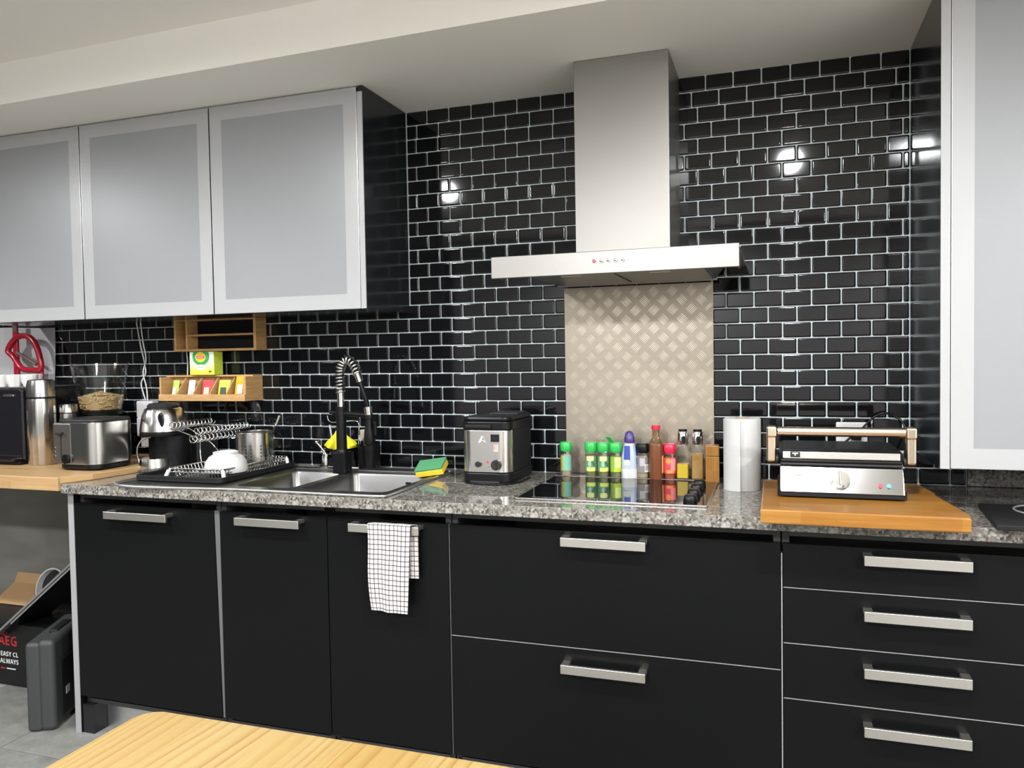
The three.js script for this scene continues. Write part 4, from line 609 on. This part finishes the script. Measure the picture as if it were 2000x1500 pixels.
// ---------- bamboo board with contact grill ----------
{
  const g = foot(shapeOf([[1.243, 0.23], [1.65, 0.23], [1.668, 0.36], [1.664, 0.40], [1.69, 0.655], [1.683, 0.69], [1.243, 0.69]]), 0.8712, 0.9055, 0.004);
  tag(part(scene, 'bamboo_board', uvBox(g, 0.5), M.bamboo), 'thick orange bamboo board under the contact grill, overhanging the worktop edge', 'board');
  const t = thing('contact_grill', 'stainless contact grill with a black lid and bronze bar handle', 'grill', [1.432, 0.906, 0.4]);
  part(t, 'base', mg(foot(rrect(-0.15, 0.15, -0.14, 0.118, 0.01), 0.003, 0.02, 0.002), foot(rrect(-0.142, 0.142, -0.14, 0.08, 0.01), 0.02, 0.08, 0.003)), M.blackMatte);
  part(t, 'control_panel', EX(shapeOf([[0.122, 0.016], [0.093, 0.075], [0.07, 0.075], [0.07, 0.016]]), 0.288, 0.003).rotateY(-Math.PI / 2).translate(0.144, 0, 0), M.grillSteel, 'bright steel control panel');
  const tilt = -Math.atan2(0.029, 0.059);
  const face = (o, x, y) => { o.rotation.x = tilt; o.position.set(x, y, 0.122 - (y - 0.016) * 0.49 + 0.002); };
  face(part(t, 'dial', mg(CZ(0.023, 0.008, 0, 0, 0.003), CZ(0.0195, 0.014, 0, 0, 0.008), RB(0.006, 0.034, 0.004, 0.002, 0, 0, 0.016)), M.chrome), -0.002, 0.047);
  face(part(t, 'lamp', CZ(0.0055, 0.004, 0, 0, 0.001, 18), M.redCap, 'red indicator lamp'), 0.09, 0.036); face(part(t, 'lamp', CZ(0.0055, 0.004, 0, 0, 0.001, 18), std(rgb(0.1, 0.35, 0.33), 0.2), 'green indicator lamp'), 0.109, 0.036); face(part(t, 'badge', RB(0.022, 0.009, 0.001, 0.0004, 0, 0, 0), std(rgb(0.55, 0.52, 0.35), 0.5), 'small pale badge'), -0.098, 0.06);
  part(t, 'lower_plate', RB(0.285, 0.007, 0.235, 0.003, 0, 0.0825, -0.02), M.darkGrey); part(t, 'upper_plate', RB(0.285, 0.01, 0.235, 0.004, 0, 0.0905, -0.02), M.black);
  part(t, 'lid', mg(RB(0.292, 0.028, 0.23, 0.01, 0, 0.104, -0.022), RB(0.27, 0.012, 0.2, 0.005, 0, 0.114, -0.03)), M.black); part(t, 'steel_strip', RB(0.274, 0.019, 0.006, 0.002, 0, 0, 0).rotateX(-0.3).translate(0, 0.105, 0.0925), M.steelShiny); part(t, 'strip_badge', RB(0.024, 0.014, 0.004, 0.001, 0, 0, 0).rotateX(-0.3).translate(-0.107, 0.1065, 0.0945), M.black, 'small dark badge with a white mark'); part(t, 'badge_mark', mg(LB(-0.114, -0.1, 0.1085, 0.1115, 0.0955, 0.0972), LB(-0.1085, -0.1055, 0.1045, 0.1085, 0.0965, 0.0978)), M.white);
  part(t, 'handle_bar', rod([-0.149, 0.164, 0.07], [0.151, 0.164, 0.07], 0.0125, 24), M.bronze, 'bronze coloured bar');
  for (const s of [-1, 1]) part(t, 'handle_arm', mg(RB(0.026, 0.03, 0.034, 0.006, s * 0.164, 0.163, 0.068), RB(0.024, 0.085, 0.026, 0.006, s * 0.165, 0.126, 0.062)), M.bronze);
  part(t, 'hinge', mg(rod([-0.175, 0.09, 0.06], [-0.148, 0.09, 0.06], 0.012, 16), rod([0.148, 0.09, 0.06], [0.175, 0.09, 0.06], 0.012, 16)), M.darkGrey);
  const k = thing('cooking_plate', 'thin black square plate with a ring mark on the granite beside the bamboo board', 'plate', [0, 0.8705, 0]);
  part(k, 'slab', foot(shapeOf([[1.765, 0.37], [2.1, 0.37], [2.1, 0.645], [1.742, 0.645]]), 0.002, 0.014, 0.002), M.blackMatte); part(k, 'ring', new THREE.TorusGeometry(0.075, 0.0025, 8, 60).rotateX(Math.PI / 2).translate(1.9, 0.0145, 0.45), M.midGrey, 'raised grey ring');
}
// ---------- checked tea towel over the sink cabinet handle ----------
{
  const y0 = 0.7965, zf = 0.6165, zb = 0.598, L1 = 0.25, L2 = 0.155, W = 0.142;
  const g = sheet((u, v) => {
    const s = v * (L1 + L2 + 0.024) - L2 - 0.012; let y, z;
    if (s < -0.012) { y = y0 - (-s - 0.012); z = zb - 0.004; } else if (s > 0.012) { y = y0 - (s - 0.012); z = zf + 0.002; } else { const a = s / 0.012; z = (zf + zb) / 2 - 0.001 + (zf - zb + 0.006) / 2 * Math.sin(a * Math.PI / 2); y = y0 + 0.002 * Math.cos(a * Math.PI / 2); }
    const f = Math.max(0, s) / L1, bk = s < 0 ? 0.012 : 0;
    const x = 0.15 + bk + u * W * (1 - 0.1 * f) + 0.012 * f * (1 - u) + 0.004 * Math.sin(f * 5 + 1) * (1 - u);
    return V(x, y - 0.004 * f * u, z + f * 0.003 * Math.sin(u * 9 + f * 3) + 0.0015 * Math.sin(u * 17));
  }, 30, 70, 0.0022, (u, v) => [u * W / 0.054, v * (L1 + L2) / 0.054]);
  tag(part(scene, 'tea_towel', g, M.towel), 'white tea towel with dark grid checks hanging on a cabinet handle', 'towel');
}
// ---------- niche under the wooden worktop ----------
{
  const c = thing('tool_case', 'black plastic tool case standing on the floor beside the cabinet end panel', 'case', [-1.135, 0, 0.612], 0);
  const k = new THREE.Group(); // narrow face to the front, broad face turned to the right
  c.rotation.y = 0.47;
  part(c, 'shell', mg(RB(0.05, 0.312, 0.33, 0.014, -0.026, 0.157, -0.165, 3), RB(0.055, 0.318, 0.33, 0.018, 0.016, 0.16, -0.165, 3)), M.caseGrey); part(c, 'recess', RB(0.004, 0.2, 0.24, 0.002, 0.045, 0.13, -0.17), M.blackMatte); part(c, 'handle', RB(0.03, 0.012, 0.12, 0.005, 0.004, 0.319, -0.16), M.blackMatte);
  part(c, 'label', LB(0.0465, 0.0485, 0.098, 0.125, -0.11, -0.08), M.paper, 'small white square label');
  const b = thing('appliance_carton', 'black printed carton with red lettering behind the tool case', 'box', [-1.66, 0, 0.17], 0.0);
  part(b, 'carton', LB(-0.3, 0.3, 0.001, 0.25, -0.12, 0.18, 0.003), std(rgb(0.008, 0.008, 0.009), 0.35));
  part(b, 'printed_face', new THREE.PlaneGeometry(0.595, 0.246).translate(0, 0.126, 0.1806), printed(1024, 424, (x, w, h) => { x.fillStyle = '#0b0b0c'; x.fillRect(0, 0, w, h); x.textAlign = 'left'; x.fillStyle = '#b5202c'; x.font = 'bold 92px sans-serif'; x.fillText('AEG', 496, 150); x.fillStyle = '#d8d8d6'; x.font = 'bold 44px sans-serif'; x.fillText('EASY CL', 512, 226); x.fillText('ALWAYS', 508, 276); x.fillStyle = '#a02030'; x.fillRect(512, 306, 40, 10); x.fillStyle = '#c8c8c8'; x.fillRect(566, 306, 84, 9); }, 0.4), 'printed front');
  const p = thing('framed_panel', 'black panel with bright metal edges leaning across the carton', 'panel', [-1.36, 0.412, 0.40], 0); p.rotation.z = 0.655;
  part(p, 'sheet', LB(-0.33, 0.36, -0.008, 0.004, -0.2, 0.0), M.blackGloss); part(p, 'edge_bar', LB(-0.22, 0.36, -0.008, -0.001, 0.0, 0.004, 0.001), M.alu); part(p, 'edge_bar', LB(-0.33, 0.36, 0.004, 0.012, -0.005, 0.001, 0.001), M.alu);
  const q = thing('cardboard_flap', 'torn brown cardboard piece lying on the black carton', 'cardboard', [-1.72, 0.252, 0.12], 0);
  part(q, 'sheet', mg(sheet((u, v) => V(-0.2 + u * 0.34, 0.002 + v * 0.06, 0.05 - v * 0.1), 8, 4, 0.004), sheet((u, v) => V(-0.2 + u * 0.27, 0.062 + v * 0.04, -0.05 - v * 0.02), 8, 3, 0.004)), M.cardboard);
  const r = thing('plastic_hoop', 'white curved plastic rim showing behind the leaning panel', 'rim', [-1.6, 0.293, 0.14]);
  part(r, 'band', LA([[0.07, 0.0], [0.076, 0.0], [0.076, 0.03], [0.07, 0.03], [0.07, 0.0]], 40).rotateX(1.25).translate(0, 0.045, 0), M.white); part(r, 'lid', CY(0.069, 0.069, 0.003, 0, 0, 0, 32).rotateX(1.25).translate(0, 0.05, 0), M.darkGrey);
}
// ---------- foreground table ----------
{
  const t = thing('dining_table', 'pine wood dining table with a rounded corner, before the cabinets', 'table');
  const s = new THREE.Shape(), x0 = 0.374, z0 = 1.69, x1 = 1.72, z1 = 2.52, r = 0.035; 
  s.moveTo(x0 + r, z0); s.lineTo(x1 - r, z0); s.absarc(x1 - r, z0 + r, r, -Math.PI / 2, 0); s.lineTo(x1, z1); s.lineTo(x0, z1); s.lineTo(x0, z0 + r); s.absarc(x0 + r, z0 + r, r, Math.PI, Math.PI * 1.5);
  part(t, 'tabletop', uvBox(foot(s, 0.722, 0.75, 0.003, 10), 0.85), M.pine);
  part(t, 'apron', mg(LB(x0 + 0.07, x1 - 0.07, 0.64, 0.722, z0 + 0.07, z0 + 0.09), LB(x0 + 0.07, x0 + 0.09, 0.64, 0.722, z0 + 0.09, z1 - 0.07), LB(x1 - 0.09, x1 - 0.07, 0.64, 0.722, z0 + 0.09, z1 - 0.07), LB(x0 + 0.07, x1 - 0.07, 0.64, 0.722, z1 - 0.09, z1 - 0.07)), M.brown);
  for (const [x, z] of [[x0 + 0.09, z0 + 0.09], [x1 - 0.09, z0 + 0.09], [x0 + 0.09, z1 - 0.09], [x1 - 0.09, z1 - 0.09]]) part(t, 'leg', RB(0.05, 0.722, 0.05, 0.004, x, 0.361, z), M.brown);
}
renderer.render(scene, camera);
